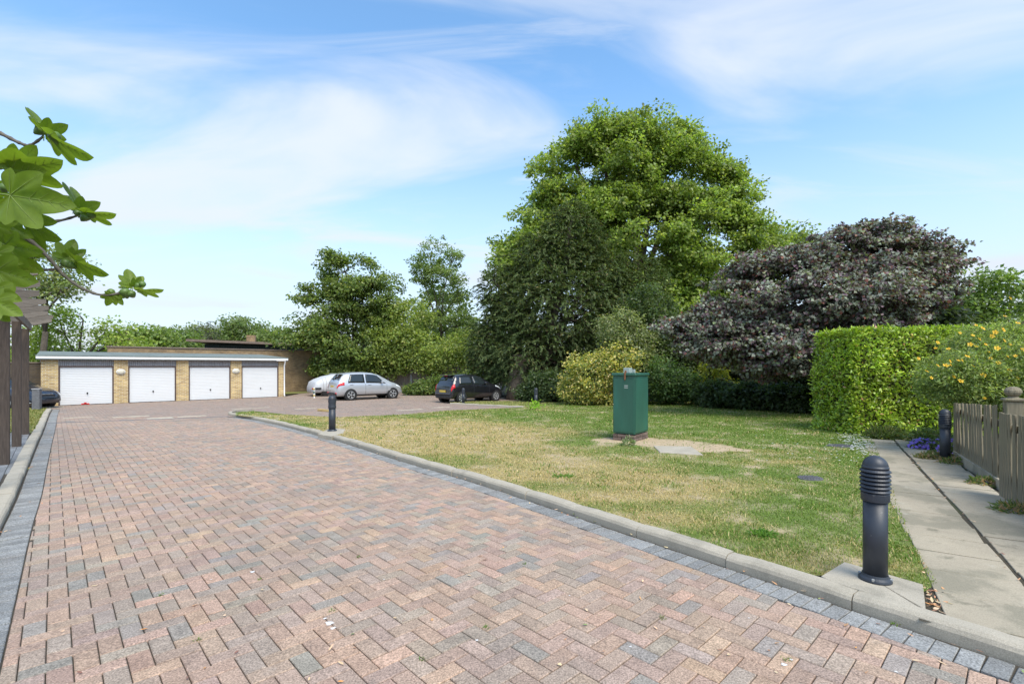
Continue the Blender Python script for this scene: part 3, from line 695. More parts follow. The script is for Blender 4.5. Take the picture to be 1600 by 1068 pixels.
for i in (0, 2):
    x = DW*(i+1)+PR*i+PR*.48; l_ = MB(); Mx = Matrix.Translation((x, -.005, 1.66)) @ Matrix.Rotation(PI/2, 4, 'X') @ Matrix.Diagonal((1.25, .95, 1, 1))
    l_.lathe([(.155, 0), (.155, .03), (.135, .045)], 20, Mx); la = gpart(l_, 'wall_lamp', M['white'], smooth=False)
    MB().lathe([(.132, .040), (.12, .075), (.07, .095), (.0, .10)][:3], 20, Mx).build('lamp_glass', M['lamp'], la, smooth=True)
xa, xb = -EL-.16, TOT+ER+.13
r_ = MB(); ya, yb = -.24, 5.35; za, zb = HW+.03, HW+.42
r_.add([(xa, ya, za), (xb, ya, za), (xb, yb, zb-.06), (xa, yb, zb-.06), (xa, ya, za+.19), (xb, ya, za+.19), (xb, yb, zb+.12), (xa, yb, zb+.12)],
       [(0, 3, 2, 1), (4, 5, 6, 7), (0, 1, 5, 4), (1, 2, 6, 5), (2, 3, 7, 6), (3, 0, 4, 7)]); gpart(r_, 'roof', M['felt'])
gpart(MB().box(((xa+xb)/2, ya-.014, za+.085), (xb-xa+.02, .024, .115), bev=.003), 'fascia', M['white'])
gpart(MB().box(((xa+xb)/2, ya-.012, za+.18), (xb-xa+.04, .05, .05), bev=.006), 'roof_edge', M['felt'])
gpart(MB().box(((xa+xb)/2, ya+.12, za-.012), (xb-xa, .2, .02)), 'soffit', M['vent'])
dp = MB(); x = TOT+ER-.06; dp.tube([(x-.5, -.26, za+.02), (x, -.26, za+.02), (x+.03, -.22, za-.06), (x+.03, -.06, za-.3), (x+.03, -.06, .12), (x+.03, -.14, .03)], .042, 8); gpart(dp, 'downpipe', M['white'], smooth=True)
tag(MB().box((0, 0, .05), (.30, .07, .05), bev=.01).box((-.14, 0, .03), (.05, .12, .04), bev=.006).box((.14, 0, .03), (.05, .12, .04), bev=.006).box((0, -.03, .1), (.1, .06, .05), bev=.006)
    .build('floor_lock', M['red'], M=Matrix.Translation((*(v2(gA3)+DG*DW*.47-NG*.14), zg)) @ Matrix.Rotation(th, 4, 'Z')), 'small red security lock fixed at the foot of the leftmost garage door', 'door lock')
# ---- long brick garden wall behind
wA = P(267, 572, 31.8); wroot = empty('brick_boundary_wall', (wA.x, wA.y, zg), th, 'tall brown brick boundary wall behind the right end of the garages', 'wall')
WL = 12.6; uvbox(MB().box((WL/2-1.6, .17, 1.56), (WL+3.2, .33, 3.12)).build('brick_wall', M['brick_b'], wroot))
MB().box((WL/2-1.6, .17, 3.16), (WL+3.3, .45, .08), bev=.012).build('coping', M['coping'], wroot)
# ---- low pavilion with dark upper storey
pv = P(390, 572, 43); pr = empty('pavilion', (pv.x, pv.y, zg), R(14), 'low building with dark clad upper storey and flat overhanging roof behind the wall', 'building')
uvbox(MB().box((0, 3, 1.4), (9.0, 7, 2.8)).build('brick_wall', M['brick_b'], pr)); MB().box((.1, 3, 3.35), (7.2, 6.4, 1.1)).build('clad_wall', M['clad'], pr)
b = MB()
for k in range(36): b.box((-3.4+k*.2, -.225, 3.35), (.03, .03, 1.08))
b.build('cladding_batten', M['clad'], pr)
MB().add([(-4.6, -1.1, 4.06), (4.1, -1.1, 3.80), (4.1, 7, 3.80), (-4.6, 7, 4.06), (-4.6, -1.1, 4.26), (4.1, -1.1, 4.0), (4.1, 7, 4.0), (-4.6, 7, 4.26)], [(0, 3, 2, 1), (4, 5, 6, 7), (0, 1, 5, 4), (1, 2, 6, 5), (2, 3, 7, 6), (3, 0, 4, 7)]).build('roof', M['coping'], pr)
uvbox(MB().box((-.5, 2.5, 4.4), (.7, .5, .9)).build('chimney', M['brick_b'], pr))
# ---- dark wall left of the garages
lw = v2(gA3)-DG*EL; lr = empty('dark_brick_wall', (*(lw-DG*.02+NG*1.2), zg), th, 'dark brick wall left of the garage block', 'wall')
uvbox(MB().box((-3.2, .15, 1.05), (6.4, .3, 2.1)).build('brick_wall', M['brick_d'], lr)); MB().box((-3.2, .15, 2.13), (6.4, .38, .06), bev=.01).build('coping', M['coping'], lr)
# ---- timber panel fence behind the cars
fa, fb = P(538, 572, 37.5), P(760, 572, 35.0); fd = v2(fb)-v2(fa); fl = fd.length; fth = math.atan2(fd.y, fd.x)
fr = empty('panel_fence', (fa.x, fa.y, -.15), fth, 'weathered timber panel fence on a low brick plinth behind the cars', 'fence')
np_ = int(fl/1.86)
for i in range(np_+1):
    x = i*1.86
    MB().box((x, 0, .98), (.11, .11, 1.96), bev=.01).build('fence_post', M['vent'], fr)
    if i == np_: break
    for k in range(12): MB().box((x+.075+.149*k+.07, rng.uniform(-.008, .012)+(.012 if k % 2 else 0), 1.1+rng.uniform(-.015, .015)), (.142, .018, 1.5)).build('fence_board', M['fence'], fr)
    for z in (.5, 1.1, 1.7): MB().box((x+.93, .035, z), (1.74, .04, .07)).build('rail', M['fence'], fr)
    MB().box((x+.93, 0, 1.885), (1.74, .06, .035)).build('capping_rail', M['fence'], fr)
uvbox(MB().box((fl/2, .02, .1), (fl, .18, .42)).build('brick_plinth', M['brick_b'], fr))
# ---- pale render of a house glimpsed under the copper tree
pw = P(1150, 572, 27); tag(MB().box((0, 0, .9), (6, .3, 1.55), bev=.02).build('rendered_wall', M['membrane'], M=Matrix.Translation((pw.x, pw.y, -.3)) @ Matrix.Rotation(R(-12), 4, 'Z')), 'pale rendered garden wall glimpsed behind the shrubs under the purple tree', 'wall')

# ================================================================== PERGOLA
pg = G(16, 725, .06); pth = math.atan2(dA.y, dA.x); pe = empty('pergola', (pg.x-.11, pg.y, gz(pg.y)), 0, 'weathered timber pergola on thick square posts beside the drive', 'pergola')
d3 = v2(G(46, 678, .06))-v2(G(16, 725, .06)); d3n = d3.normalized(); pz = 2.80; sp = d3.length/2; nP = Vector((-d3n.y, d3n.x)); prot = math.atan2(d3n.y, d3n.x)
for k in (-1, 0, 1, 2):
    for row in (0, 1):
        q = d3n*sp*k+nP*row*2.3; y = pg.y+q.y; zb_ = gz(y)-gz(pg.y)
        o = MB().box((0, 0, (pz-zb_-.08)/2-.03), (.145, .145, pz-zb_-.08), bev=.006).build('pergola_post', M['oldwood'], pe, M=Matrix.Translation((q.x, q.y, zb_+.03)) @ Matrix.Rotation(prot, 4, 'Z'))
        if row == 0: 
            for zz in (.45, 1.15, 1.9): MB().box((.083, .03, zz), (.008, .04, .06)).box((.105, .03, zz), (.04, .01, .035)).build('bracket', M['steel'], o)
for row in (0, 1):
    q = nP*row*2.3+d3n*sp*.5
    MB().box((0, -.02, 0), (sp*3+.75, .05, .17), bev=.004).build('beam', M['rafter'], pe, M=Matrix.Translation((q.x-nP.x*.06, q.y-nP.y*.06, pz-.02)) @ Matrix.Rotation(prot, 4, 'Z'))
nr = 8
for k in range(nr):
    s = -sp-.35+(3*sp+.95)*k/(nr-1); q = d3n*s
    prof = [(-.50, .09), (-.50, .17), (2.9, .17), (2.9, .09), (2.6, -.02), (-.17, -.02)]
    m = MB(); vs = [(x, y, z) for y in (-.03, .03) for x, z in prof]; n = 6
    m.add(vs, [tuple(range(n-1, -1, -1)), tuple(range(n, 2*n))]+[(i, (i+1) % n, n+(i+1) % n, n+i) for i in range(n)])
    m.build('rafter', M['rafter'], pe, M=Matrix.Translation((q.x, q.y, pz+.075)) @ Matrix.Rotation(prot+PI/2+rng.gauss(0, .025), 4, 'Z') @ Matrix.Rotation(rng.gauss(0, .12), 4, 'X') @ Matrix.Translation((rng.uniform(-.06, .06), 0, rng.uniform(-.012, .012))))
# ================================================================== BOLLARDS
def bollard(loc, label, louvre=True, hgt=.93, rad=.077):
    r = empty('bollard', loc, rng.uniform(0, 1), label, 'bollard', 'dark metal bollards around the lawn')
    fl = MB().lathe([(rad*1.36, 0), (rad*1.38, .012), (rad*1.33, .022), (rad*1.12, .034), (rad*1.05, .05)], 32)
    f = fl.build('base_flange', M['dark_metal'], r, smooth=False)
    for k in range(4):
        a = k*PI/2+.4; MB().lathe([(.012, .018), (.012, .032), (.006, .036)], 6, Matrix.Translation((rad*1.24*math.cos(a), rad*1.24*math.sin(a), 0))).build('bolt', M['steel'], f)
    top = hgt-.335*hgt/.93
    MB().lathe([(rad, .045), (rad, top)], 36).build('column', M['dark_metal'], r, smooth=True)
    MB().lathe([(rad*1.02, top-.005), (rad*1.15, top), (rad*1.17, top+.02), (rad*1.17, top+.055), (rad*1.10, top+.062), (rad*.95, top+.064)], 36).build('collar', M['dark_metal'], r)
    z0 = top+.064; z1 = hgt-.095
    if louvre:
        MB().lathe([(rad*.76, z0-.004), (rad*.76, z1+.004)], 28).build('lamp_tube', M['trim'], r, smooth=True)  # tube coloured black to paint the shade in the louvre gaps
        n = 6; st = (z1-z0)/n
        ringm = MB(); 
        prof = [(rad*.76, .016), (rad*1.12, .004), (rad*1.27, -.007), (rad*1.27, -.003), (rad*1.13, .010), (rad*.76, .022)]
        for k in range(n):
            MB().lathe(prof, 36, Matrix.Translation((0, 0, z0+st*(k+.45)))).build('louvre', M['dark_metal'], r, smooth=False)
    else:
        MB().lathe([(rad*1.08, z0-.002), (rad*1.08, z1-.1), (rad*1.16, z1-.098), (rad*1.16, z1-.03), (rad*1.08, z1-.028), (rad*1.08, z1)], 28).build('lamp_head', M['dark_metal'], r)
    dm = [(rad*1.10, z1), (rad*1.12, z1+.012)]+[(rad*1.06*math.cos(a), z1+.014+(hgt-z1-.014)*math.sin(a)) for a in [i*PI/2/9 for i in range(9)]]+[(.004, hgt)]
    MB().lathe(dm, 36).build('domed_cap', M['dark_metal'], r, smooth=True)
    return r
bollard(G(1367.5, 905, .098), 'large louvred dark blue grey bollard on the concrete apron at the start of the path', True, .93)
bollard(G(519, 673, .09)-Vector((0, 0, 0)), 'dark bollard with plain ringed head at the kerbed lawn tip', False, .95, .088)
p3b = G(724, 630, .05); bollard(p3b, 'slim grey bollard standing in front of the black hatchback', False, .80, .075)
p4b = G(837.5, 633.5, .06); bollard(p4b, 'dark bollard on the lawn edge right of the black hatchback', False, .86, .082)
bx5 = Vector((7.72, 8.62)); bollard((bx5.x, bx5.y, gz(bx5.y)+.07), 'dark louvred bollard behind the violet flowers at the fence end', True, .93)
tag(MB().prism([tuple(v2(G(x, y, .095))) for x, y in ((497, 677.5), (516, 668), (540, 670), (536, 676), (517, 681))], -.05, .093, .004, zf=lambda x, y: gz(y)).build('concrete_footing', M['kerb']), kind='structure')

# ================================================================== CABINET
cF = v2(G(992, 690, .085)); u1 = Vector((.6, .8)); u2 = Vector((-.8, .6)); zc = gz(cF.y)+.075; LU, LV = .80, .54
Mc = Matrix(((u1.x, u2.x, 0, cF.x), (u1.y, u2.y, 0, cF.y), (0, 0, 1, zc), (0, 0, 0, 1)))
cb = empty('utility_cabinet', (0, 0, 0), 0, 'tall dark green metal utility cabinet on a brick base on the lawn', 'utility cabinet'); cb.matrix_world = Mc
bh = .17; MB().box((LU/2, LV/2, (bh-.02)/2), (LU-.06, LV-.06, bh-.02)).build('base_core', M['bed'], cb)
def brick_run(z, axis, fixed, length, st):
    x = st
    while x < length-.01:
        a, c = max(x, 0), min(x+.215, length)
        if c-a > .04:
            ctr = ((a+c)/2, fixed, z) if axis == 0 else (fixed, (a+c)/2, z); dim = (c-a-.01, .1, .065) if axis == 0 else (.1, c-a-.01, .065)
            o = MB().box(ctr, dim, bev=.005).build('brick', M['paver'], cb); g = rng.uniform(.75, 1.2); o.color = (.16*g, .115*g, .095*g, 1)
        x += .225
for z, st in ((.04, 0), (.118, -.11)):
    brick_run(z, 0, .05, LU, st); brick_run(z, 0, LV-.05, LU, st); brick_run(z, 1, .05, LV-.1, st+.1); brick_run(z, 1, LU-.05, LV-.1, st+.1)
H = 1.50
MB().box((LU/2, LV/2, (bh+H)/2), (LU-.01, LV-.01, H-bh-.004), bev=.008).build('cabinet_body', M['green'], cb)
MB().box((LU/2-.005, -.004, (bh+H)/2-.02), (LU-.05, .012, H-bh-.12), bev=.004).build('door_panel', M['green'], cb)
MB().box((-.002, LV/2, (bh+H)/2-.02), (.014, LV-.06, H-bh-.12), bev=.004).build('door_panel', M['green'], cb)
MB().box((LU/2, LV/2, H+.025), (LU+.05, LV+.05, .06), bev=.012).build('lid', M['green'], cb)
MB().box((-.028, LV*.42, H-.01), (.012, .04, .16), bev=.003).tube([(-.03, LV*.42, H-.07), (-.05, LV*.42, H-.08), (-.03, LV*.42, H-.11)], .008).box((.01, LV*.42, H+.085), (.05, .03, .06), bev=.004).build('hasp', M['rust'], cb)
MB().box((-.011, LV*.38, H-.23), (.003, .09, .022)).box((-.011, LV*.38, H-.275), (.003, .09, .022)).build('sticker', M['clear'], cb)
tag(MB().box((0, 0, .06), (.17, .15, .12), bev=.006).build('plastic_pot', M['clear'], M=Mc @ Matrix.Translation((LU*.45, LV*.6, H+.056))), 'grey green plastic pot standing on the cabinet lid', 'pot')
tag(MB().box((0, 0, .04), (.075, .07, .08), bev=.004).build('plastic_pot', M['clear'], M=Mc @ Matrix.Translation((LU*.9, LV*.62, H+.056))), 'smallest plastic pot at the right edge of the cabinet lid', 'pot')
# concrete cover slab beside it
sp_ = [G(x, y, .09) for x, y in ((1021, 697), (1080, 698), (1099, 711), (1031, 707))]
tag(MB().prism([tuple(v2(p)) for p in sp_], -.05, .105, .008, zf=lambda x, y: gz(y)).build('concrete_slab', M['kerb']), 'pale concrete cover slab in bare earth beside the green cabinet', 'slab')
def manhole(px, py, rx, ry, label):
    g = G(px, py, .088); r = empty('manhole_cover', g, 0, label, 'manhole cover', 'manhole covers in the lawn'); m = MB()
    m.lathe([(rx, -.03), (rx, .012), (rx-.03, .014)], 20, Matrix.Diagonal((1, ry/rx, 1, 1))); m.build('frame', M['iron'], r)
    q = MB()
    for i in range(-3, 4):
        for j in range(-2, 3):
            if (i/3.6)**2+(j/2.6)**2 < 1: q.box((i*rx/4, j*ry/3.2, .019), (rx/6, ry/6, .01))
    q.build('raised_stud', M['iron'], r)['kind'] = 'stuff'
manhole(1266, 747, .17, .15, 'dark oval manhole cover in the grass near the path'); manhole(1313, 696.5, .26, .2, 'thin grey cover plate in the lawn near the daisies')

# ================================================================== PICKET FENCE
def picket_panel(root, a, d_, n, pitch, hts, wdt, zoff, lean=0., curved=False):
    for k in range(n):
        p = a+d_*(k*pitch); h = hts(k)*rng.uniform(.994, 1.006); w_ = wdt*rng.uniform(.95, 1.12); ln = rng.gauss(lean, .012)
        m = MB(); e = .018
        prof = [(-w_/2, 0), (-w_*.32, -e*.7), (0, -e), (w_*.32, -e*.7), (w_/2, 0), (w_/2, e*.4), (-w_/2, e*.4)]; N = len(prof)
        m.add([(x, y, z) for z in (0, h) for x, y in prof], [tuple(range(N-1, -1, -1)), tuple(range(N, 2*N))]+[(i, (i+1) % N, N+(i+1) % N, N+i) for i in range(N)])
        m.build('picket', M['picket'], root, M=Matrix.Translation((p.x-root.location.x, p.y-root.location.y, gz(p.y)+zoff-root.location.z)) @ Matrix.Rotation(math.atan2(d_.y, d_.x)+PI, 4, 'Z') @ Matrix.Rotation(ln, 4, 'Y') @ Matrix.Rotation(rng.gauss(0, .01), 4, 'X'))
fA, fB = v2(G(1491, 715, .09)), v2(G(1562, 760, .09)); pf = empty('picket_fence', (fA.x, fA.y, gz(fA.y)), 0, 'weathered picket fence of leaning ridged pales beside the path', 'fence')
fd_ = (fB-fA).normalized(); fL = (fB-fA).length; n1_ = 26
picket_panel(pf, fA, fd_, n1_, fL/n1_, lambda k: .99+.11*k/n1_, .080, .10, .085)
nA, nB = v2(G(1564, 774, .09)), v2(G(1600, 790, .09)); nd_ = fd_
picket_panel(pf, nA, (nB-nA).normalized()*.6+fd_*.4, 44, .07, lambda k: 1.08, .058, .06, .0)
for (s, L_, off) in ((fA, fL, .045), (nA, 3.1, .045)):
    dd = fd_ if s is fA else ((nB-nA).normalized()*.6+fd_*.4).normalized()
    nn = Vector((-dd.y, dd.x)); nn = nn if nn.x > 0 else -nn; nrm = nn
    for z in (.28, .86):
        c = s+dd*L_/2+nn*off; MB().box((0, 0, 0), (L_, .045, .09), bev=.004).build('rail', M['picket'], pf, M=Matrix.Translation((c.x-fA.x, c.y-fA.y, gz(c.y)+.09+z-gz(fA.y))) @ Matrix.Rotation(math.atan2(dd.y, dd.x), 4, 'Z'))
gb = fA+fd_*fL*.55; MB().box((0, 0, 0), (fL*1.05, .035, .17), bev=.006).build('gravel_board', M['slab'], pf, M=Matrix.Translation((gb.x-fA.x-.02, gb.y-fA.y, gz(gb.y)+.13-gz(fA.y))) @ Matrix.Rotation(math.atan2(fd_.y, fd_.x), 4, 'Z'))
ppz = Vector((6.86, 6.62)); po = MB().box((0, 0, .6), (.17, .17, 1.2), bev=.008).build('fence_post', M['picket'], pf, M=Matrix.Translation((ppz.x-fA.x, ppz.y-fA.y, gz(ppz.y)+.05-gz(fA.y))) @ Matrix.Rotation(math.atan2(fd_.y, fd_.x), 4, 'Z'))
MB().box((0, 0, 1.225), (.215, .215, .045), bev=.014).lathe([(.07, 1.245), (.055, 1.262), (.05, 1.275), (.075, 1.292), (.092, 1.325), (.09, 1.355), (.066, 1.388), (.03, 1.402), (.004, 1.405)], 20).build('ball_finial', M['picket'], po, smooth=False)

# ================================================================== CARS
def car(name, label, loc, yaw, paint, st, L, wx, wr, spokes=7, side=(), rearw=(.15, .44), wind=(2.55, 3.2), lamps=(), tw=.62, bumper=True, plate=None, extras=None, cover=None):
    r = empty(name, loc, yaw, label, 'car'); st = np.array(st, float); X = st[:, 0]
    def col(i, x): return float(np.interp(x, X, st[:, i]))
    zs = .24
    def ring(x):
        zb, zr, w_, wr_ = (col(i, x) for i in (1, 2, 3, 4)); g = max(zr-zb, .03)
        return [(0, zs), (w_*.80, zs), (w_*.955, zs+.10), (w_, zs+(zb-zs)*.45), (w_*.985, zs+(zb-zs)*.8), (w_*.955, zb), (wr_+(w_*.955-wr_)*.42, zb+g*.5), (wr_, zr-g*.13), (wr_*.82, zr-.012), (wr_*.45, zr+.012), (0, zr+.018)]
    NR = 11
    def surf(x, k):
        a = ring(x); i = min(int(k), NR-2); u = k-i; return Vector((x, a[i][0]+(a[i+1][0]-a[i][0])*u, a[i][1]+(a[i+1][1]-a[i][1])*u))
    def surfn(x, k, sg):
        e = 1e-3; p = surf(x, k); tx = surf(min(x+e, X[-1]), k)-surf(max(x-e, X[0]), k); tk = surf(x, min(k+.01, NR-1.001))-surf(x, max(k-.01, 0))
        n = tk.cross(tx); n = n.normalized() if n.length > 1e-12 else Vector((0, 1, 0)); return p, n
    def patch(nm, m, x0, x1, k0, k1, off, sg=1, parent=r, nx=8, nk=5, shape=None):
        """a panel lying on the body: outer skin, and a skirt down to the body all round"""
        vs = []; 
        for i in range(nx+1):
            for j in range(nk+1):
                x = x0+(x1-x0)*i/nx; k = k0+(k1-k0)*j/nk
                if shape: x, k = shape(i/nx, j/nk)
                p, n = surfn(x, k, sg); q = p+n*off; vs.append((q.x, q.y*sg, q.z))
        fs = [(i*(nk+1)+j, (i+1)*(nk+1)+j, (i+1)*(nk+1)+j+1, i*(nk+1)+j+1) for i in range(nx) for j in range(nk)]
        if sg > 0: pass
        b = MB(); b.add(vs, fs if sg > 0 else [f[::-1] for f in fs])
        edge = [i*(nk+1) for i in range(nx+1)]+[nx*(nk+1)+j for j in range(1, nk+1)]+[i*(nk+1)+nk for i in range(nx-1, -1, -1)]+[j for j in range(nk-1, 0, -1)]
        o = len(b.v)
        for e in edge:
            v = Vector(vs[e]); c = Vector((v.x, 0, .8)); b.v.append(tuple(v+(c-v).normalized()*(off+.01)))
        for q in range(len(edge)):
            b.f.append((edge[q], edge[(q+1) % len(edge)], o+(q+1) % len(edge), o+q)); b.m.append(0); b.c.append(None)
        return b.build(nm, m, parent, smooth=True)
    # body shell
    xx = sorted(set(list(X)+list(np.linspace(X[0], X[-1], 40)))); b = MB(); vs = []; n2 = 2*NR-2
    for x in xx:
        a = ring(x); vs += [(x, y, z) for y, z in a]+[(x, -y, z) for y, z in a[-2:0:-1]]
    fs = [(i*n2+k, i*n2+(k+1) % n2, (i+1)*n2+(k+1) % n2, (i+1)*n2+k) for i in range(len(xx)-1) for k in range(n2)]
    b.add(vs, fs+[tuple(range(n2-1, -1, -1)), tuple(range((len(xx)-1)*n2, len(xx)*n2))])
    b.build('body', paint, r, smooth=True)
    if cover: return r, patch, surf
    for sg in (1, -1):
        for (nm, x0, x1, x2, x3) in side:     # glass: bottom from x0 to x1, top from x2 to x3
            patch(nm, M['glass'], 0, 0, 0, 0, .007, sg, shape=lambda u, v, a=x0, b_=x1, c=x2, d=x3: ((a+(b_-a)*u)*(1-v)+(c+(d-c)*u)*v, 5.08+1.82*v))
        for xw in wx:
            MB().add(*(lambda n: ([(xw+wr*1.13*math.cos(2*PI*k/n), sg*yy, wr+wr*1.13*math.sin(2*PI*k/n)) for yy in (col(3, xw)*.7, col(3, xw)*1.003) for k in range(n)], [tuple(range(n, 2*n)) if sg > 0 else tuple(range(2*n-1, n-1, -1))]+[(k, (k+1) % n, n+(k+1) % n, n+k) for k in range(n)]))(28)).build('wheel_arch', M['black'], r)
            wy = col(3, xw)*1.0-.09; Mw = Matrix.Translation((xw, sg*wy, wr)) @ Matrix.Rotation(-sg*PI/2, 4, 'X')
            wl = empty('wheel', (0, 0, 0)); wl.parent = r; wl.matrix_basis = Mw
            MB().lathe([(wr*.66, -.08), (wr*.93, -.1), (wr, -.07), (wr, .07), (wr*.93, .105), (wr*.7, .105), (wr*.66, .09)], 28).build('tyre', M['black'], wl, smooth=True)
            rm = MB(); rm.lathe([(wr*.68, .06), (wr*.68, .1), (wr*.62, .102), (wr*.60, .06)], 24)
            for k in range(spokes):
                a = 2*PI*k/spokes; rm.add([(math.cos(a+da)*rr, math.sin(a+da)*rr, zz) for rr, da, zz in ((wr*.1, -.5, .09), (wr*.1, .5, .09), (wr*.63, .16, .098), (wr*.63, -.16, .098))], [(0, 3, 2, 1)])
            rm.lathe([(wr*.15, .05), (wr*.15, .1), (wr*.08, .106)], 12); rm.build('rim', M['rim'], wl)
            MB().lathe([(wr*.62, .04), (wr*.62, .05)], 20).build('brake_disc', M['trim'], wl)
        ms = MB(); xm = (side[-1][2] if side else 2.8)-.30; p = surf(xm, 5.15); ms.box((xm, sg*(p.y+.13), p.z+.06), (.12, .2, .14), bev=.04); ms.tube([(xm, sg*(p.y-.02), p.z), (xm, sg*(p.y+.08), p.z+.03)], .025); ms.build('door_mirror', paint, r)
        for (x0, x1, x2, x3), q in zip([s[1:] for s in side[:2]], (0, 1)):
            xh = x0+.12; pp, nn_ = surfn(xh+.08, 4.5, 1); MB().box((pp.x, sg*(pp.y+.018), pp.z), (.2, .03, .035), bev=.008).build('door_handle', paint, r)
        for xd in [s[2]+.04 for s in side[:2]]:
            patch('door_seam', M['trim'], xd-.006, xd+.006, 2.0, 5.0, .003, sg, nx=1, nk=10)
        patch('sill_trim', M['trim'], wx[0]+wr*1.15, wx[1]-wr*1.15, 1.0, 1.9, .006, sg)
    for sg in (1, -1):
        patch('rear_window', M['glass'], rearw[0], rearw[1], 7.6, 9.999, .008, sg, nx=6, nk=5); patch('windscreen', M['glass'], wind[0], wind[1], 7.5, 9.999, .008, sg, nx=8, nk=5)
    for nm, m, x0, x1, k0, k1 in lamps:
        for sg in (1, -1): patch(nm, m, x0, x1, k0, k1, .012, sg, nx=6, nk=4)
    if bumper:
        bb = MB(); hw = col(3, .06); bb.box((.03, 0, .36), (.12, hw*1.75, .2), bev=.04); bb.build('rear_bumper', M['trim'] if bumper is True else bumper, r)
    if plate: MB().box((plate[0], 0, plate[1]), (.02, .52, .115), bev=.004).build('number_plate', M['yellow'], r, M=None)
    if extras: extras(r, patch, surf, col)
    return r, patch, surf
mpv = [(0, .58, .66, .66, .56), (.03, .74, .86, .76, .66), (.09, .88, 1.02, .82, .70), (.17, .93, 1.16, .855, .69), (.30, .955, 1.36, .875, .665), (.44, .97, 1.50, .88, .65), (.7, .975, 1.565, .885, .65), (1.1, .97, 1.595, .885, .655), (1.7, .955, 1.60, .885, .655), (2.2, .94, 1.555, .885, .65),
       (2.6, .925, 1.44, .885, .645), (3.0, .91, 1.22, .88, .66), (3.3, .89, 1.03, .875, .70), (3.6, .84, .93, .855, .70), (3.85, .74, .82, .80, .62), (4.02, .58, .66, .70, .52), (4.1, .46, .52, .62, .4)]
def mpv_x(r, patch, surf, col):
    MB().box((.22, 0, 1.515), (.34, 1.18, .035), bev=.012).build('roof_spoiler', M['silver'], r)
    MB().tube([(.10, .0, 1.12), (.14, .18, 1.19), (.16, .34, 1.21)], .012).build('rear_wiper', M['trim'], r)
    MB().box((.045, 0, .80), (.03, .62, .17), bev=.01).build('plate_recess', M['trim'], r)
    for sg in (1, -1): MB().box((-.0, sg*.62, .42), (.06, .2, .07), bev=.015).build('rear_reflector', M['red'], r)
gy = -.30
siv = v2(P(549, 572, 27.7))-DG*.78
car('silver_hatchback', 'silver five door hatchback parked beside the covered car', (*(siv+NG*.86), gy), th-R(3), M['silver'], mpv, 4.1, (.78, 3.38), .315, 5,
    (('rear_side_window', .62, 1.62, .80, 1.60), ('front_side_window', 1.70, 2.95, 1.68, 2.42)), (.18, .43), (2.58, 3.22), (('tail_lamp', M['red'], .03, .42, 4.35, 5.35), ('headlamp', M['lens'], 3.62, 3.98, 4.2, 5.4)), plate=(.02, .80), extras=mpv_x)
sup = [(0, .56, .64, .66, .56), (.03, .74, .84, .745, .62), (.08, .90, 1.0, .80, .64), (.18, .95, 1.16, .825, .63), (.30, .96, 1.36, .832, .60), (.40, .965, 1.465, .835, .585), (.7, .965, 1.50, .835, .58), (1.2, .96, 1.525, .835, .585), (1.7, .945, 1.50, .835, .585), (2.1, .93, 1.42, .835, .585),
       (2.5, .92, 1.21, .832, .60), (2.78, .91, 1.03, .828, .66), (3.05, .87, .96, .81, .66), (3.35, .78, .87, .765, .60), (3.58, .62, .72, .69, .5), (3.72, .48, .54, .60, .38)]
def sup_x(r, patch, surf, col):
    MB().box((.28, 0, 1.475), (.24, 1.0, .03), bev=.01).build('roof_spoiler', M['blackpaint'], r)
    MB().box((.20, 0, 1.455), (.03, .26, .035), bev=.006).build('brake_lamp', M['red'], r)
    MB().tube([(.11, .0, 1.02), (.15, .2, 1.10), (.17, .36, 1.12)], .012).build('rear_wiper', M['trim'], r)
    MB().box((.0, 0, .50), (.14, 1.36, .09), bev=.03).build('bumper_strip', M['navy'], r)
blk = v2(P(721, 572, 25.5))-DG*.62
car('black_hatchback', 'small black hatchback parked at the end of the lawn near the trees', (*(blk+NG*.80), gy), th+R(1), M['blackpaint'], sup, 3.72, (.62, 3.07), .295, 7,
    (('rear_side_window', .50, 1.42, .62, 1.40), ('front_side_window', 1.50, 2.52, 1.48, 2.08)), (.19, .39), (2.12, 2.72), (('tail_lamp', M['red'], .025, .20, 4.0, 5.6), ('headlamp', M['lens'], 3.05, 3.5, 4.6, 5.6)), plate=(-.035, .63), extras=sup_x)
sal = [(0, .6, .72, .70, .58), (.05, .85, .95, .82, .66), (.3, .93, 1.02, .88, .68), (.9, .95, 1.12, .895, .66), (1.4, .95, 1.34, .90, .62), (1.9, .94, 1.43, .90, .62), (2.4, .93, 1.42, .90, .62), (2.8, .915, 1.33, .90, .63), (3.3, .90, 1.08, .895, .67), (3.5, .89, .98, .89, .70),
       (4.0, .82, .90, .87, .70), (4.3, .72, .80, .83, .66), (4.5, .58, .66, .74, .58), (4.62, .46, .52, .64, .46)]
def sal_x(r, patch, surf, col):
    g = MB()
    for k in range(4): g.box((4.585-.02*k, 0, .50+.055*k), (.03, .8-.02*k, .018))
    g.build('grille', M['rim'], r); MB().box((4.58, 0, .52), (.03, .84, .24), bev=.02).build('grille_surround', M['trim'], r)
    MB().box((4.55, 0, .31), (.12, 1.3, .08), bev=.02).build('front_splitter', M['silver'], r)
cn = P(73, 572, 22.1); ch = R(-8); cd_ = Vector((math.cos(ch), math.sin(ch)))
c0 = v2(cn)-cd_*4.66
car('dark_saloon', 'dark blue saloon car nosing out beside the left garage', (*(c0), gz(23)), ch, M['navy'], sal, 4.62, (.95, 3.72), .325, 5,
    (('rear_side_window', .95, 1.85, 1.25, 1.85), ('front_side_window', 1.95, 3.05, 1.95, 2.6)), (.75, 1.3), (2.75, 3.32), (('tail_lamp', M['red'], .04, .3, 4.0, 5.), ('headlamp', M['lens'], 4.02, 4.46, 3.3, 4.9)), extras=sal_x)
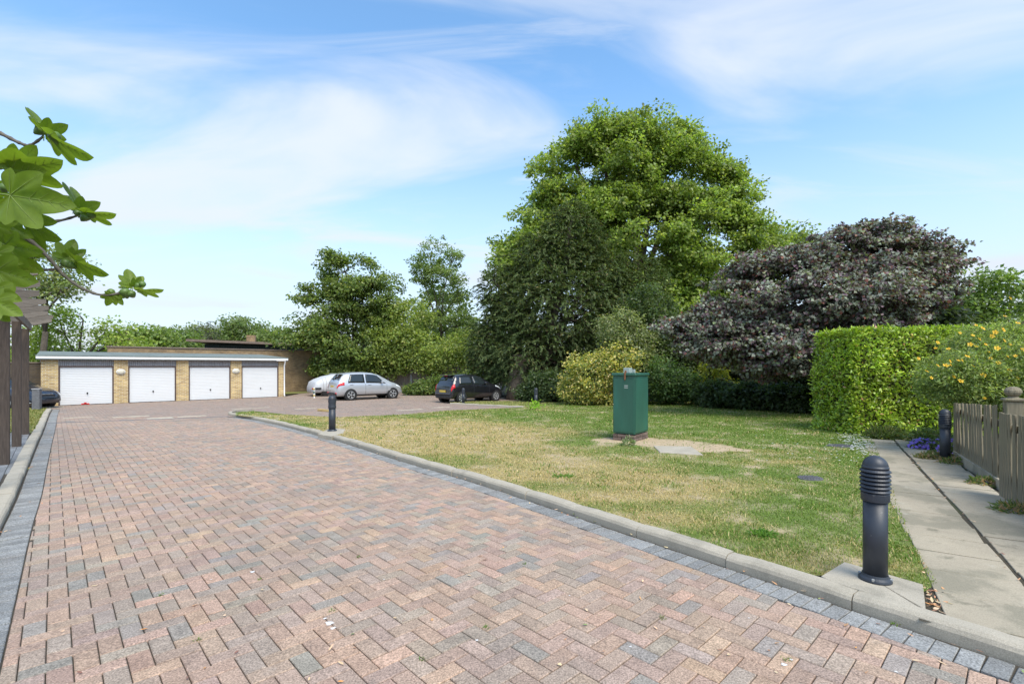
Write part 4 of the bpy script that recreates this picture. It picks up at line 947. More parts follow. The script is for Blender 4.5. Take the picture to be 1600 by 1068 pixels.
cov = [(0, .45, .5, .55, .4), (.04, .60, .72, .72, .56), (.16, .78, .95, .84, .68), (.45, .90, 1.12, .90, .70), (.9, .98, 1.28, .92, .70), (1.5, 1.0, 1.40, .93, .68), (2.0, 1.0, 1.42, .93, .68), (2.6, .96, 1.32, .93, .68), (3.2, .9, 1.08, .92, .70), (3.7, .82, .95, .9, .7), (4.1, .66, .78, .82, .62), (4.25, .4, .5, .6, .4)]
cv = v2(P(489, 572, 31.2))
cr, cp, cs = car('covered_car', 'car under a pale grey fitted cover at the far left of the parking bays', (*(cv+NG*.55), gy), th-R(2), M['tarp'], cov, 4.25, (.8, 3.4), .31, cover=True)
for x in (.8, 3.4):
    for sg in (1, -1): MB().lathe([(.2, -.1), (.31, -.09), (.31, .09), (.2, .1)], 24, Matrix.Translation((x, sg*.74, .31)) @ Matrix.Rotation(PI/2, 4, 'X')).build('wheel', M['black'], cr)
MB().box((.22, -.9, .52), (.42, .05, .12), bev=.01).build('rear_window_flap', M['trim'], cr); MB().box((.02, -.62, .5), (.1, .34, .10), bev=.02).build('tail_lamp', M['red'], cr)
for x in (.55, .75, 1.1): cp('cover_strap', M['vent'], x, x+.025, 2, 7, .012, -1, nx=1, nk=10)
# ---- small street things about the court
def post_box():
    g = G(57.5, 640, .05); r = empty('meter_post', g, R(20), 'grey square post standing on the grass in front of the dark saloon', 'post')
    MB().box((0, 0, .44), (.26, .2, .88), bev=.012).build('post_body', M['iron'], r); MB().box((0, 0, .895), (.29, .23, .035), bev=.01).build('cap', M['vent'], r)
    q = Vector((-.33, .25)); s = empty('chevron_sign', (g.x+q.x, g.y+q.y, g.z-.02), R(-20), 'low black and white chevron board half hidden behind the pergola post', 'sign')
    MB().box((0, 0, .42), (.36, .03, .78), bev=.004).build('board', M['black'], s)
    for k in range(4):
        for sg in (1, -1):
            z = .12+k*.19; MB().add([(0, -.0175, z+.10), (0, -.0175, z+.19), (sg*.17, -.0175, z+.09), (sg*.17, -.0175, z)], [(0, 1, 2, 3), (3, 2, 1, 0)][0:1] if sg < 0 else [(3, 2, 1, 0)]).build('chevron', M['white'], s)
    MB().box((-.14, .03, .1), (.05, .05, .2)).box((.14, .03, .1), (.05, .05, .2)).build('leg', M['iron'], s)
post_box()
g = G(491, 621.5); r = empty('striped_post', g, 0, 'short pale post with yellow and green stripes at the rear of the covered car', 'post')
MB().lathe([(.05, 0), (.05, .62), (.03, .64)], 12).build('post_body', M['white'], r)
for k in range(3): MB().lathe([(.053, .12+.2*k), (.053, .2+.2*k)], 12, Matrix.Rotation(.12, 4, 'X')).build('stripe', [M['yellow'], M['green'], M['yellow']][k], r)
g = G(506, 642.5); tag(MB().box((0, 0, .05), (.78, .11, .09), bev=.008).build('timber_offcut', M['timber'], M=Matrix.Translation(g+Vector((0, 0, 0))) @ Matrix.Rotation(R(-35), 4, 'Z')), 'short pale timber block lying on the paving behind the kerbed lawn tip', 'timber block')
g = G(1134, 631, .07); tag(MB().lathe([(.11, 0), (.14, .24), (.17, .25), (.17, .31), (.14, .31), (.12, .27)], 20).build('flower_pot', M['terracotta'], M=Matrix.Translation(g)), 'small terracotta pot standing at the back of the lawn under shrubs', 'pot')
# ================================================================== VEGETATION
def unit(a): return a/np.maximum(np.linalg.norm(a, axis=-1, keepdims=True), 1e-9)
def leaf_mesh(name, Pb, D, N, Ln, Wd, m, col, kite=False, curl=.18):
    D = unit(D); Sd = unit(np.cross(D, N)); N = np.cross(Sd, D); L_ = Ln[:, None]; W_ = Wd[:, None]/2
    if kite:
        V = np.stack([Pb, Pb+D*L_*.5+Sd*W_+N*W_*.3, Pb+D*L_-N*L_*curl, Pb+D*L_*.5-Sd*W_+N*W_*.3], 1)
        o = np.arange(len(Pb))[:, None]*4; Fq = o+np.array([[0, 3, 2, 1]]); c = col
    else:
        V = np.stack([Pb, Pb+D*L_*.3+Sd*W_+N*W_*.35, Pb+D*L_*.72+Sd*W_*.72+N*(W_*.2-L_*curl*.4), Pb+D*L_-N*L_*curl, Pb+D*L_*.72-Sd*W_*.72+N*(W_*.2-L_*curl*.4), Pb+D*L_*.3-Sd*W_+N*W_*.35], 1)
        o = np.arange(len(Pb))[:, None]*6; Fq = np.concatenate([o+np.array([[0, 3, 2, 1]]), o+np.array([[0, 5, 4, 3]])], 1).reshape(-1, 4); c = np.repeat(col, 2, 0)
    return npmesh(name, V.reshape(-1, 3), Fq, m, c)
def rdir(r, n): return unit(r.normal(size=(n, 3)))
def clusters(lobes, Y, n, r, hollow=.62, zmin=-9., front=.62, yd=1.0):
    """points spread through a crown that is the union of lobes (column, row, half width, half height, [nearer/farther m]) at distance Y"""
    Lb = np.array([[*P(l[0], l[1], Y+(l[4] if len(l) > 4 else 0)), l[2]/F*Y, l[3]/F*Y] for l in lobes]); rad = np.stack([Lb[:, 3], (Lb[:, 3]+Lb[:, 4])*.5*yd, Lb[:, 4]], 1)
    wgt = (rad[:, 0]*rad[:, 2]+rad[:, 0]*rad[:, 1]); out = []; nrm = []; k = 0
    while k < n:
        i = r.choice(len(lobes), size=n*2, p=wgt/wgt.sum()); d = rdir(r, n*2); flip = (d[:, 1] > 0) & (r.random(n*2) < (front-.5)*2); d[flip, 1] *= -1
        q = hollow+(1-hollow)*r.random(n*2)**.6; q *= r.uniform(.86, 1.08, n*2)
        p = Lb[i, :3]+d*rad[i]*q[:, None]
        ins = np.zeros(n*2, bool)
        for j in range(len(lobes)): ins |= (np.linalg.norm((p-Lb[j, :3])/rad[j], axis=1) < .58) & (i != j)
        ok = ~ins & (p[:, 2] > zmin); out.append(p[ok]); nrm.append(unit(d[ok]/rad[i[ok]])); k += ok.sum()
    return np.concatenate(out)[:n], np.concatenate(nrm)[:n], Lb
def palette(r, n, pal, jit=.18, cidx=None, cj=.22):
    pal = np.array(pal); w_ = pal[:, 3]/pal[:, 3].sum(); c = pal[r.choice(len(pal), n, p=w_), :3]*r.uniform(1-jit, 1+jit, (n, 1))*r.uniform(.93, 1.07, (n, 3))
    c = c*np.array((1.56, 1.42, 1.78))
    if cidx is not None: c = c*r.uniform(1-cj, 1+cj, cidx.max()+1)[cidx][:, None]
    return c
def tree(name, label, cat, lobes, Y, base, pal, ncl, per, clr, ll, lw, seed, m='leaf', mode='broad', trunk=.3, hollow=.62, flat=.6, group=None, zmin=None, kite=False, up=.5, droop=.25, branches=True, nb=60, cj=.22, front=.62, yd=1., trunk_h=.55, bark='bark', curl=.18, part='crown', sup=0, sr=1.5, sflat=.7):
    r = np.random.default_rng(seed); gx = (base-800)/F*Y; zb = gz(Y)-.05
    if zmin is None: zmin = zb+.25
    kite = kite or Y > 17.5 or ll < .08
    root = empty(name, (gx, Y, zb), 0, label, cat, group)
    O = np.array((gx, Y, zb))
    if sup:                        # boughs first, then the clumps of leaves along each bough
        sc, sn, Lb = clusters(lobes, Y, sup, r, hollow, zmin, front, yd); k = r.integers(0, sup, ncl); d = rdir(r, ncl)*(r.random((ncl, 1))**.5)*sr*r.uniform(.6, 1.25, sup)[k][:, None]
        d[:, 2] *= sflat; cc = sc[k]+d-sn[k]*sr*.22; cn = unit(sn[k]+unit(d)*.6); cc[:, 2] = np.maximum(cc[:, 2], zmin)
    else: cc, cn, Lb = clusters(lobes, Y, ncl, r, hollow, zmin, front, yd)
    ci = np.repeat(np.arange(ncl), r.poisson(per, ncl)); n = len(ci)
    if mode == 'spray':            # hanging feathery sprays
        dr = unit(cn*np.array((1, 1, .35))+r.normal(size=(ncl, 3))*.38+np.array((0, 0, .12))); t = r.random(n); axis = dr[ci]; sag = np.zeros((n, 3)); sag[:, 2] = -1
        ln = clr*r.uniform(.7, 1.4, ncl)[ci]
        p = cc[ci]+axis*(t*ln)[:, None]+sag*(t**2*ln*.42)[:, None]
        sd = unit(np.cross(axis, np.array((0, 0, 1.)))+1e-6)*np.where(r.random(n) < .5, -1, 1)[:, None]
        D = unit(axis*.75+sd*.75*(1.1-t)[:, None]+sag*(.1+.45*t)[:, None]+r.normal(size=(n, 3))*.22); N = unit(np.cross(D, sd)+r.normal(size=(n, 3))*.35)
    else:
        off = rdir(r, n)*(r.random((n, 1))**.55)*.95; off[:, 2] *= flat; s = clr*r.uniform(.65, 1.35, ncl)[ci]
        p = cc[ci]+off*s[:, None]; out = unit(cn[ci]+unit(off)*.7)
        D = unit(out*np.array((1, 1, .3))+r.normal(size=(n, 3))*.6+np.array((0, 0, -droop))); N = unit(out*(1-up)+np.array((0, 0, up))+r.normal(size=(n, 3))*.42)
    ok = p[:, 2] > zb+.05; p, D, N, ci = p[ok], D[ok], N[ok], ci[ok]; n = len(p)
    c = palette(r, n, pal, cidx=ci, cj=cj); L_ = ll*r.uniform(.65, 1.3, n); W_ = lw*r.uniform(.7, 1.25, n)
    link(part, leaf_mesh(part, p-O, D, N, L_, W_, M[m], c, kite, curl), root)
    if trunk:
        b = MB(); rp = random.Random(seed); ctr = Lb[:, :3].mean(0)-O; top = Lb[:, 2].max()-zb
        h = max(1.0, (ctr[2])*trunk_h); pts = [(0, 0, -.1), (rp.uniform(-.1, .1), 0, h*.35), (rp.uniform(-.2, .2), 0, h*.7), (ctr[0]*.3, ctr[1]*.3, h)]
        b.tube(pts, [trunk*1.35, trunk, trunk*.85, trunk*.7], 10)
        k0 = Vector(pts[-1])
        for l in Lb:
            c_ = Vector(l[:3]-O); s0 = Vector(pts[2]).lerp(k0, rp.uniform(.1, 1)); md = s0.lerp(c_, .5)+Vector((rp.uniform(-.3, .3), rp.uniform(-.3, .3), .25)); b.tube([s0, md, c_], [trunk*.5, trunk*.33, trunk*.2], 7)
        if branches:
            cl_ = cc-O; idx = r.choice(ncl, min(nb, ncl), replace=False)
            for i in idx:
                e = Vector(cl_[i]); li = min(range(len(Lb)), key=lambda j: (Vector(Lb[j, :3]-O)-e).length); s0 = Vector(Lb[li, :3]-O)
                md = s0.lerp(e, .5)+Vector((rp.uniform(-.2, .2), rp.uniform(-.2, .2), rp.uniform(0, .25))); b.tube([s0, md, e], [trunk*.16, trunk*.09, trunk*.03], 5, cap=False)
        b.build('trunk', M[bark], root, smooth=True)
    return root
g1 = lambda r_, g_, b_, k=1: (r_, g_, b_, k)
# --- the big plane tree
tree('plane_tree', 'tallest broad leaved tree with bright green crown rising behind the dark yew', 'tree',
     [(985, 255, 95, 72), (990, 228, 62, 44), (930, 290, 88, 85), (865, 330, 40, 44), (850, 365, 40, 50), (900, 260, 40, 50), (1060, 290, 75, 78), (885, 345, 55, 60), (1110, 350, 70, 75), (1000, 380, 120, 100), (1165, 385, 48, 60), (1100, 450, 95, 80), (840, 400, 62, 55), (805, 450, 40, 80), (1000, 480, 110, 80), (1040, 215, 40, 30), (935, 215, 42, 32), (1135, 295, 36, 32)], 38, 1000,
     [g1(.175, .25, .042, 4), g1(.13, .195, .036, 3), g1(.245, .32, .065, 2), g1(.085, .14, .03, 1.5)], 4300, 44, .76, .25, .19, 21, trunk=.55, nb=160, cj=.3, hollow=.55, sup=340, sr=1.8, sflat=.66)
# --- yew
tree('yew_tree', 'large dark yew with drooping sprays left of the tall green tree', 'tree',
     [(893, 340, 18, 26, 0), (893, 372, 44, 52, 0), (868, 425, 70, 70, 0), (915, 440, 68, 75, 0), (822, 478, 62, 70, 0), (880, 500, 95, 85, -1.2), (950, 490, 62, 78, 0), (795, 540, 50, 62, 0), (850, 560, 85, 60, -1.5), (925, 560, 85, 62, -1.), (772, 575, 34, 38, 0), (990, 500, 48, 60, .5), (783, 455, 30, 42, 0), (1015, 545, 38, 52, .6), (1000, 455, 42, 55, .6), (762, 545, 28, 46, .3), (800, 590, 46, 26, -.6), (950, 590, 60, 26, -.4)], 31, 845,
     [g1(.066, .102, .028, 4), g1(.048, .078, .024, 3), g1(.095, .135, .038, 2), g1(.125, .115, .04, .5)], 10500, 22, .60, .175, .058, 22, m='matte_leaf', mode='spray', trunk=.6, kite=True, hollow=.5, nb=80, cj=.32, zmin=.75, trunk_h=.4, yd=.75)
# --- copper leaved tree
tree('purple_tree', 'spreading dome shaped tree with dusky purple leaves beside the hedge', 'tree',
     [(1350, 415, 95, 62, 0), (1250, 440, 105, 62, 0), (1412, 420, 68, 55, .5), (1180, 480, 90, 62, 0), (1300, 480, 120, 70, -.8), (1120, 520, 70, 48, 0), (1210, 540, 90, 55, -.8), (1310, 545, 90, 50, -.8), (1080, 510, 40, 26, .4), (1425, 465, 48, 45, .6), (1340, 368, 50, 26, 0), (1235, 566, 74, 30, -1.), (1140, 548, 50, 28, -.5), (1450, 396, 28, 18, .5)], 18.2, 1290,
     [g1(.105, .074, .068, 2.6), g1(.124, .146, .092, 4.0), g1(.17, .208, .128, 3.3), g1(.062, .042, .040, 1.8), g1(.16, .07, .04, .5), g1(.14, .19, .07, .6)], 3600, 36, .34, .13, .11, 23, m='copper_leaf', trunk=.22, up=.55, droop=.45, nb=110, cj=.25, hollow=.68, zmin=.62, flat=.4, bark='bark', curl=.12, sup=330, sr=.92, sflat=.38)
# --- maple by the long wall
tree('maple_tree', 'rounded green tree standing between the long brick wall and the silver car', 'tree',
     [(540, 425, 44, 38), (575, 445, 48, 42), (525, 470, 48, 42), (595, 480, 36, 36), (485, 510, 44, 42), (545, 530, 65, 48), (482, 522, 28, 24), (600, 530, 36, 40), (540, 572, 40, 26), (575, 572, 52, 30), (485, 470, 26, 24)], 37, 552,
     [g1(.11, .165, .035, 4), g1(.08, .125, .03, 3), g1(.15, .21, .046, 2), g1(.2, .24, .05, .8)], 1000, 42, .66, .21, .16, 24, trunk=.26, nb=90, cj=.3, hollow=.4, trunk_h=.6, sup=85, sr=1.35, sflat=.5)
# --- slender airy tree
tree('ash_tree', 'slender airy tree with gaps of sky between the round tree and the yew', 'tree',
     [(672, 402, 33, 32), (705, 410, 28, 34), (660, 430, 22, 30), (690, 450, 38, 40), (715, 460, 22, 34), (680, 500, 42, 40), (715, 510, 28, 44), (655, 500, 26, 34), (690, 535, 40, 30)], 41, 688,
     [g1(.135, .2, .05, 4), g1(.1, .155, .04, 3), g1(.18, .25, .065, 1.6)], 620, 24, .50, .19, .12, 25, trunk=.15, nb=100, cj=.25, hollow=.3, trunk_h=.75, sup=160, sr=.75, sflat=.7)
tree('leafy_shrub', 'tall loose yellow green shrub below the slender tree behind the fence', 'shrub', [(640, 500, 34, 32), (625, 535, 44, 34), (670, 555, 50, 34), (700, 560, 46, 34), (735, 550, 30, 40), (610, 565, 34, 22)], 36.2, 660,
     [g1(.19, .25, .05, 3), g1(.13, .19, .042, 3), g1(.25, .31, .07, 1.3)], 460, 40, .85, .19, .13, 26, trunk=.1, nb=40, hollow=.3)
for (px, py, rx, ry, y, lb) in ((700, 600, 42, 16, 33.5, 'low green shrub leaning over the timber fence behind the black car'), (660, 608, 26, 10, 33, 'small green undergrowth between the silver and the black car'), (738, 600, 32, 22, 30.5, 'bushy green shrub behind the roof of the black car')):
    tree('low_shrub', lb, 'shrub', [(px, py, rx, ry), (px-rx*.5, py+ry*.3, rx*.5, ry*.6)], y, px, [g1(.11, .165, .035, 3), g1(.07, .115, .028, 3), g1(.17, .22, .05, 1)], 110, 34, .55, .17, .10, 27+px, trunk=.04, nb=20, hollow=.2, branches=False)
# --- trees at the left, behind garages
for i, (lob, y, bs, pal, lb, nm) in enumerate((
    ([(85, 425, 38, 40), (60, 445, 40, 42), (100, 455, 26, 28), (50, 400, 30, 28)], 30, 70, [g1(.12, .17, .05, 3), g1(.09, .13, .04, 2), g1(.16, .2, .07, 1)], 'grey green tree behind the pergola at the far left', 'background_tree'),
    ([(100, 520, 55, 38), (160, 525, 45, 32), (70, 545, 40, 36), (130, 500, 34, 18), (195, 530, 26, 24)], 33, 120, [g1(.15, .22, .035, 3), g1(.11, .17, .03, 2), g1(.2, .27, .05, 1)], 'bright green spreading tree directly behind the left end of the garages', 'background_tree'),
    ([(225, 535, 34, 24), (245, 545, 34, 20)], 44, 235, [g1(.12, .18, .04, 3), g1(.08, .13, .03, 2)], 'green tree over the middle of the garage roof', 'background_tree'),
    ([(282, 535, 30, 22), (262, 528, 18, 12)], 50, 280, [g1(.10, .155, .04, 3), g1(.075, .12, .035, 2)], 'darker green tree left of the pavilion roof', 'background_tree'),
    ([(375, 508, 32, 20), (352, 520, 22, 16), (400, 520, 24, 16), (385, 530, 36, 16)], 62, 378, [g1(.10, .15, .045, 3), g1(.075, .115, .035, 2)], 'rounded distant tree above the pavilion roof', 'background_tree'),
    ([(430, 530, 22, 14), (450, 540, 24, 14)], 60, 440, [g1(.10, .15, .04, 3), g1(.07, .11, .03, 2)], 'small distant tree right of the pavilion roof', 'background_tree'),
    ([(315, 528, 20, 14), (300, 522, 12, 8)], 66, 312, [g1(.11, .15, .045, 3), g1(.08, .12, .035, 2)], 'pale distant tree left of the bare conifer', 'background_tree'),
    ([(1530, 440, 55, 36), (1580, 450, 60, 40), (1500, 470, 44, 36), (1640, 460, 60, 45), (1545, 478, 60, 32)], 25, 1560, [g1(.09, .15, .03, 3), g1(.065, .115, .025, 3), g1(.13, .195, .04, 1)], 'dark green layered tree at the right edge behind the hedge', 'background_tree'),
    ([(1235, 385, 26, 22), (1215, 400, 26, 24)], 46, 1230, [g1(.12, .18, .04, 3), g1(.09, .14, .03, 2)], 'pale green tree top between the tall tree and the purple one', 'background_tree'))):
    A = sum(l[2]*l[3] for l in lob)*(y/F)**2; far = y > 40
    ncl = int(min(900, max(110, A*(5.5 if y < 40 else 3.2))))
    tree(nm, lb, 'tree', lob, y, bs, [(a*1.3, b*1.25, c*1.15, k) for a, b, c, k in pal], ncl, 40, .9 if y < 40 else 1.3, .21 if y < 40 else .34, .14 if y < 40 else .24, 50+i, trunk=.2, nb=40, hollow=.45, group='background trees', cj=.25, sup=max(14, ncl//11), sr=1.5 if y < 40 else 2.2, sflat=.55)
tree('conifer_tree', 'thin sparse conifer tip above the pavilion wall', 'tree', [(325, 512, 9, 12), (325, 528, 14, 14)], 58, 325, [g1(.06, .075, .04, 1)], 90, 18, .9, .3, .06, 71, mode='spray', m='matte_leaf', trunk=.12, kite=True, hollow=.2, nb=30, trunk_h=.9)
# --- far belt of trees that closes the view
rr = random.Random(8)
belt = []
for k in range(16):
    px = -60+k*112+rr.uniform(-25, 25); y = 70+rr.uniform(-6, 10); hgt = rr.uniform(14, 28) if px < 560 else rr.uniform(40, 70)
    belt += [(px, 570-hgt*.7, 66, hgt*.9+8, y-70), (px+40, 575-hgt*.3, 60, hgt*.6+8, y-70)]
o_ = tree('far_woodland', 'belt of distant green woodland closing the view behind all the trees', 'woodland', belt, 70, 500, [g1(.09, .13, .045, 3), g1(.07, .105, .04, 3), g1(.12, .16, .055, 1)], 1500, 22, 2.0, .75, .55, 90, trunk=0, hollow=.3, kite=True)
o_['kind'] = 'stuff'
# --- shrubs at the back of the lawn
def shrub(name, label, lobes, y, pal, ncl, per, clr, ll, lw, seed, m='leaf', **k):
    return tree(name, label, 'shrub', lobes, y, lobes[0][0], pal, ncl, per, clr, ll, lw, seed, m=m, trunk=.035, nb=k.pop('nb', 24), hollow=k.pop('hollow', .5), **k)
shrub('variegated_shrub', 'variegated shrub with cream and yellow leaf edges beside the yew', [(925, 590, 50, 42), (960, 575, 46, 40), (905, 612, 34, 24), (948, 615, 40, 22)], 23.6, [g1(.42, .40, .10, 2.4), g1(.22, .26, .06, 2.5), g1(.10, .15, .04, 2.5), g1(.55, .5, .2, .8)], 420, 30, .42, .13, .085, 31)
shrub('variegated_shrub', 'paler variegated shrub rising behind the green cabinet', [(985, 550, 34, 34), (970, 520, 36, 40), (1005, 580, 30, 36), (1000, 535, 26, 30)], 24.6, [g1(.24, .28, .12, 2), g1(.16, .20, .07, 3), g1(.09, .13, .04, 3)], 330, 30, .45, .13, .085, 32)
shrub('laurel_shrub', 'dense mid green shrub right of the cabinet at the lawn back', [(1050, 600, 34, 28), (1075, 606, 30, 22), (1030, 590, 24, 34), (1095, 616, 24, 12)], 23.4, [g1(.075, .135, .035, 3), g1(.05, .095, .028, 3), g1(.11, .18, .05, 1.5)], 260, 34, .42, .14, .085, 33)
shrub('twiggy_shrub', 'loose yellow green sapling in front of the dark shade under the purple tree', [(1135, 602, 22, 14), (1110, 592, 14, 14), (1118, 572, 26, 22)], 22.3, [g1(.24, .27, .03, 3), g1(.16, .2, .03, 2)], 60, 18, .30, .17, .075, 34, hollow=.2)
shrub('ivy_shrub', 'dark ivy covering the foot of the yew beside the black car', [(852, 605, 34, 26), (826, 614, 20, 14), (872, 610, 24, 22)], 26.4, [g1(.05, .085, .025, 3), g1(.035, .06, .02, 3), g1(.10, .14, .05, 1)], 260, 30, .4, .12, .1, 35)
shrub('tall_shrub', 'tall dark shrub between the variegated bush and the purple tree', [(1030, 520, 34, 50), (1060, 560, 40, 40), (1010, 480, 30, 40)], 25.6, [g1(.07, .11, .03, 3), g1(.045, .075, .022, 3), g1(.1, .15, .045, 1)], 360, 32, .5, .16, .10, 36)
for i, (px, rx, y) in enumerate(((1120, 34, 21.6), (1170, 40, 20.6), (1225, 42, 19.6), (1280, 40, 18.6))):
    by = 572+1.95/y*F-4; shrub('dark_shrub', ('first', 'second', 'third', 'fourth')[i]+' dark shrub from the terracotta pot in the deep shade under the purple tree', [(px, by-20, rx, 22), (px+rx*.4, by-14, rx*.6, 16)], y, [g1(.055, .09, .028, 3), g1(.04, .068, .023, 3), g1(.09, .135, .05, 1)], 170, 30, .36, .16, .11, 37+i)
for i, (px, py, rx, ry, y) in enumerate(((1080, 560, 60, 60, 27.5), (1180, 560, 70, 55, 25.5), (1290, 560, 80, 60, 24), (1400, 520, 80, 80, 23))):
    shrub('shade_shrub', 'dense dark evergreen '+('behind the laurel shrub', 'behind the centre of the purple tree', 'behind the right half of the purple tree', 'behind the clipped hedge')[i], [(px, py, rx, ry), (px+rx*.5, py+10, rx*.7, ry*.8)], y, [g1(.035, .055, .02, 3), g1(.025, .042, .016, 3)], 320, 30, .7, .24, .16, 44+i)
# old ivy stump: broad brown trunk left of the lawn back
st_ = P(812, 572, 28.5); tb = MB(); tb.tube([(0, 0, -.1), (.03, 0, .8), (-.02, 0, 1.6), (.1, 0, 2.6)], [.85, .75, .62, .5], 14)
tag(tb.build('tree_stump', M['bark'], M=Matrix.Translation((st_.x, st_.y, -.3)), smooth=True), 'broad brown old trunk standing right behind the black car', 'tree trunk')
# tiny sapling on the lawn edge
q = G(836.5, 641, .07); sr = np.random.default_rng(61); n = 90; pp_ = sr.normal(size=(n, 3))*np.array((.14, .1, .13))+np.array((0, 0, .2))
o_ = empty('small_plant', q, 0, 'tiny bright green seedling on the lawn edge by a bollard', 'plant'); link('foliage', leaf_mesh('foliage', pp_, sr.normal(size=(n, 3))+np.array((0, 0, .4)), sr.normal(size=(n, 3)), np.full(n, .12), np.full(n, .05), M['leaf'], palette(sr, n, [g1(.2, .36, .03, 1)])), o_)
MB().tube([(0, 0, -.02), (0, 0, .2)], .008, 5).build('stem', M['twig'], o_)
# --- clipped laurel hedge
def hedge():
    r = np.random.default_rng(77); x0, x1, y0, y1, z1 = 8.52, 15.5, 12.05, 13.7, 2.55; zb = gz(12)+.0
    root = empty('clipped_hedge', (x0, y0, zb), 0, 'clipped bright green laurel hedge at the end of the path', 'hedge'); O = np.array((x0, y0, zb))
    fr = [((x1-x0)*(z1-zb), 'f'), ((y1-y0)*(z1-zb), 'l'), ((x1-x0)*(y1-y0), 't')]; n = 40000; P_, N_ = [], []
    dens = n/sum(a for a, _ in fr)
    for a, k in fr:
        m_ = int(a*dens); u, v = r.random(m_), r.random(m_)
        if k == 'f': p = np.stack([x0+(x1-x0)*u, np.full(m_, y0), zb+(z1-zb)*v], 1); nn = (0, -1, .15)
        elif k == 'l': p = np.stack([np.full(m_, x0), y0+(y1-y0)*u, zb+(z1-zb)*v], 1); nn = (-1, 0, .1)
        else: p = np.stack([x0+(x1-x0)*u, y0+(y1-y0)*v, np.full(m_, z1)], 1); nn = (0, -.1, 1)
        nn = np.tile(np.array(nn, float), (m_, 1))
        bulge = (fbm(np.stack([p[:, 0]+p[:, 1]*.7, p[:, 2]+p[:, 1]*.3], 1), .9, 5)-.5)*.5+(fbm(np.stack([p[:, 0]+p[:, 1], p[:, 2]], 1), 3., 6)-.5)*.18
        taper = -np.clip((p[:, 2]-zb)/2.6-.55, -1, 1)*.18
        if k != 't': p = p+nn*(bulge+taper-.02+r.normal(size=m_)*.05)[:, None]
        else: p = p+nn*(bulge*.25+r.normal(size=m_)*.04)[:, None]
        P_.append(p); N_.append(nn)
    p, nn = np.concatenate(P_), np.concatenate(N_); m_ = len(p)
    # round the corners
    D = unit(nn*.35+r.normal(size=(m_, 3))*.75+np.array((0, 0, .25))); N = unit(nn+r.normal(size=(m_, 3))*.5+np.array((0, 0, .45)))
    yk = fbm(np.stack([p[:, 0]+p[:, 1], p[:, 2]], 1), 2.2, 15)
    c = palette(r, m_, [g1(.24, .365, .024, 4), g1(.155, .26, .02, 3), g1(.33, .43, .048, 1.8), g1(.09, .14, .016, 1.6), g1(.40, .24, .10, .12)])*(.6+.8*yk)[:, None]  # noise also paints shaded hollows into the leaf colour
    link('foliage', leaf_mesh('foliage', p-O, D, N, .105*r.uniform(.5, 1.3, m_), .046*r.uniform(.7, 1.2, m_), M['gloss_leaf'], c, True, curl=.1), root)
    MB().box(((x1-x0)/2+.0, (y1-y0)/2, (z1-zb)/2-.03), (x1-x0-.5, y1-y0-.5, z1-zb-.4)).build('inner_growth', M['soil'], root)
hedge()
# --- hypericum with yellow flowers
YH = 9.3
hr = tree('flowering_shrub', 'loose shrub covered in yellow flowers spilling over the picket fence', 'shrub', [(1560, 575, 85, 58, 0), (1500, 590, 55, 46, -.2), (1620, 560, 80, 62, .2), (1545, 540, 60, 34, .3), (1475, 605, 32, 28, 0), (1600, 620, 90, 30, -.2)], YH, 1560,
     [g1(.19, .26, .065, 3), g1(.14, .21, .06, 3), g1(.25, .32, .085, 1.5), g1(.08, .12, .04, 1.)], 1700, 34, .22, .070, .022, 62, trunk=.02, nb=160, hollow=.45, up=.4, droop=.1, flat=.8, cj=.25)
fm = MB()
for k in range(5):
    a = 2*PI*k/5; u = Vector((math.cos(a), math.sin(a), 0)); q = Vector((-u.y, u.x, 0)); up = Vector((0, 0, 1))
    fm.add([u*.004, u*.018+q*.013+up*.004, u*.030+q*.009+up*.009, u*.034-q*.002+up*.008, u*.028-q*.012+up*.006], [(0, 4, 3, 2, 1)])
fm.lathe([(.005, .002), (.008, .012), (.002, .018)], 6); fme = fm.mesh('flower', M['flower_y'])
fl = [(1578, 466), (1570, 494), (1535, 513), (1525, 508), (1555, 519), (1550, 525), (1500, 520), (1520, 524), (1482, 545), (1465, 535), (1462, 544), (1530, 530), (1548, 560), (1558, 544), (1540, 538), (1578, 538), (1598, 546), (1525, 541), (1516, 538), (1503, 563), (1497, 563), (1485, 570), (1478, 571), (1484, 564), (1536, 586), (1506, 587), (1490, 588), (1501, 595), (1577, 577), (1587, 556), (1435, 560), (1574, 557), (1455, 590), (1560, 567), (1567, 515), (1590, 505), (1511, 557), (1545, 550), (1569, 532), (1538, 622), (1590, 590), (1465, 571), (1448, 580), (1520, 572)]
H0 = hr.location
for px, py in fl:
    w0 = P(px, py, YH-.55-.25*rr.random()); s = 1.15*rr.uniform(.7, 1.25)
    link('flower', fme, hr, Matrix.Translation(w0-H0) @ Matrix.Rotation(R(rr.uniform(25, 70)), 4, 'X') @ Matrix.Rotation(rr.uniform(-.6, .6), 4, 'Y') @ Matrix.Rotation(rr.uniform(0, 6), 4, 'Z') @ Matrix.Diagonal((s, s, s, 1)))
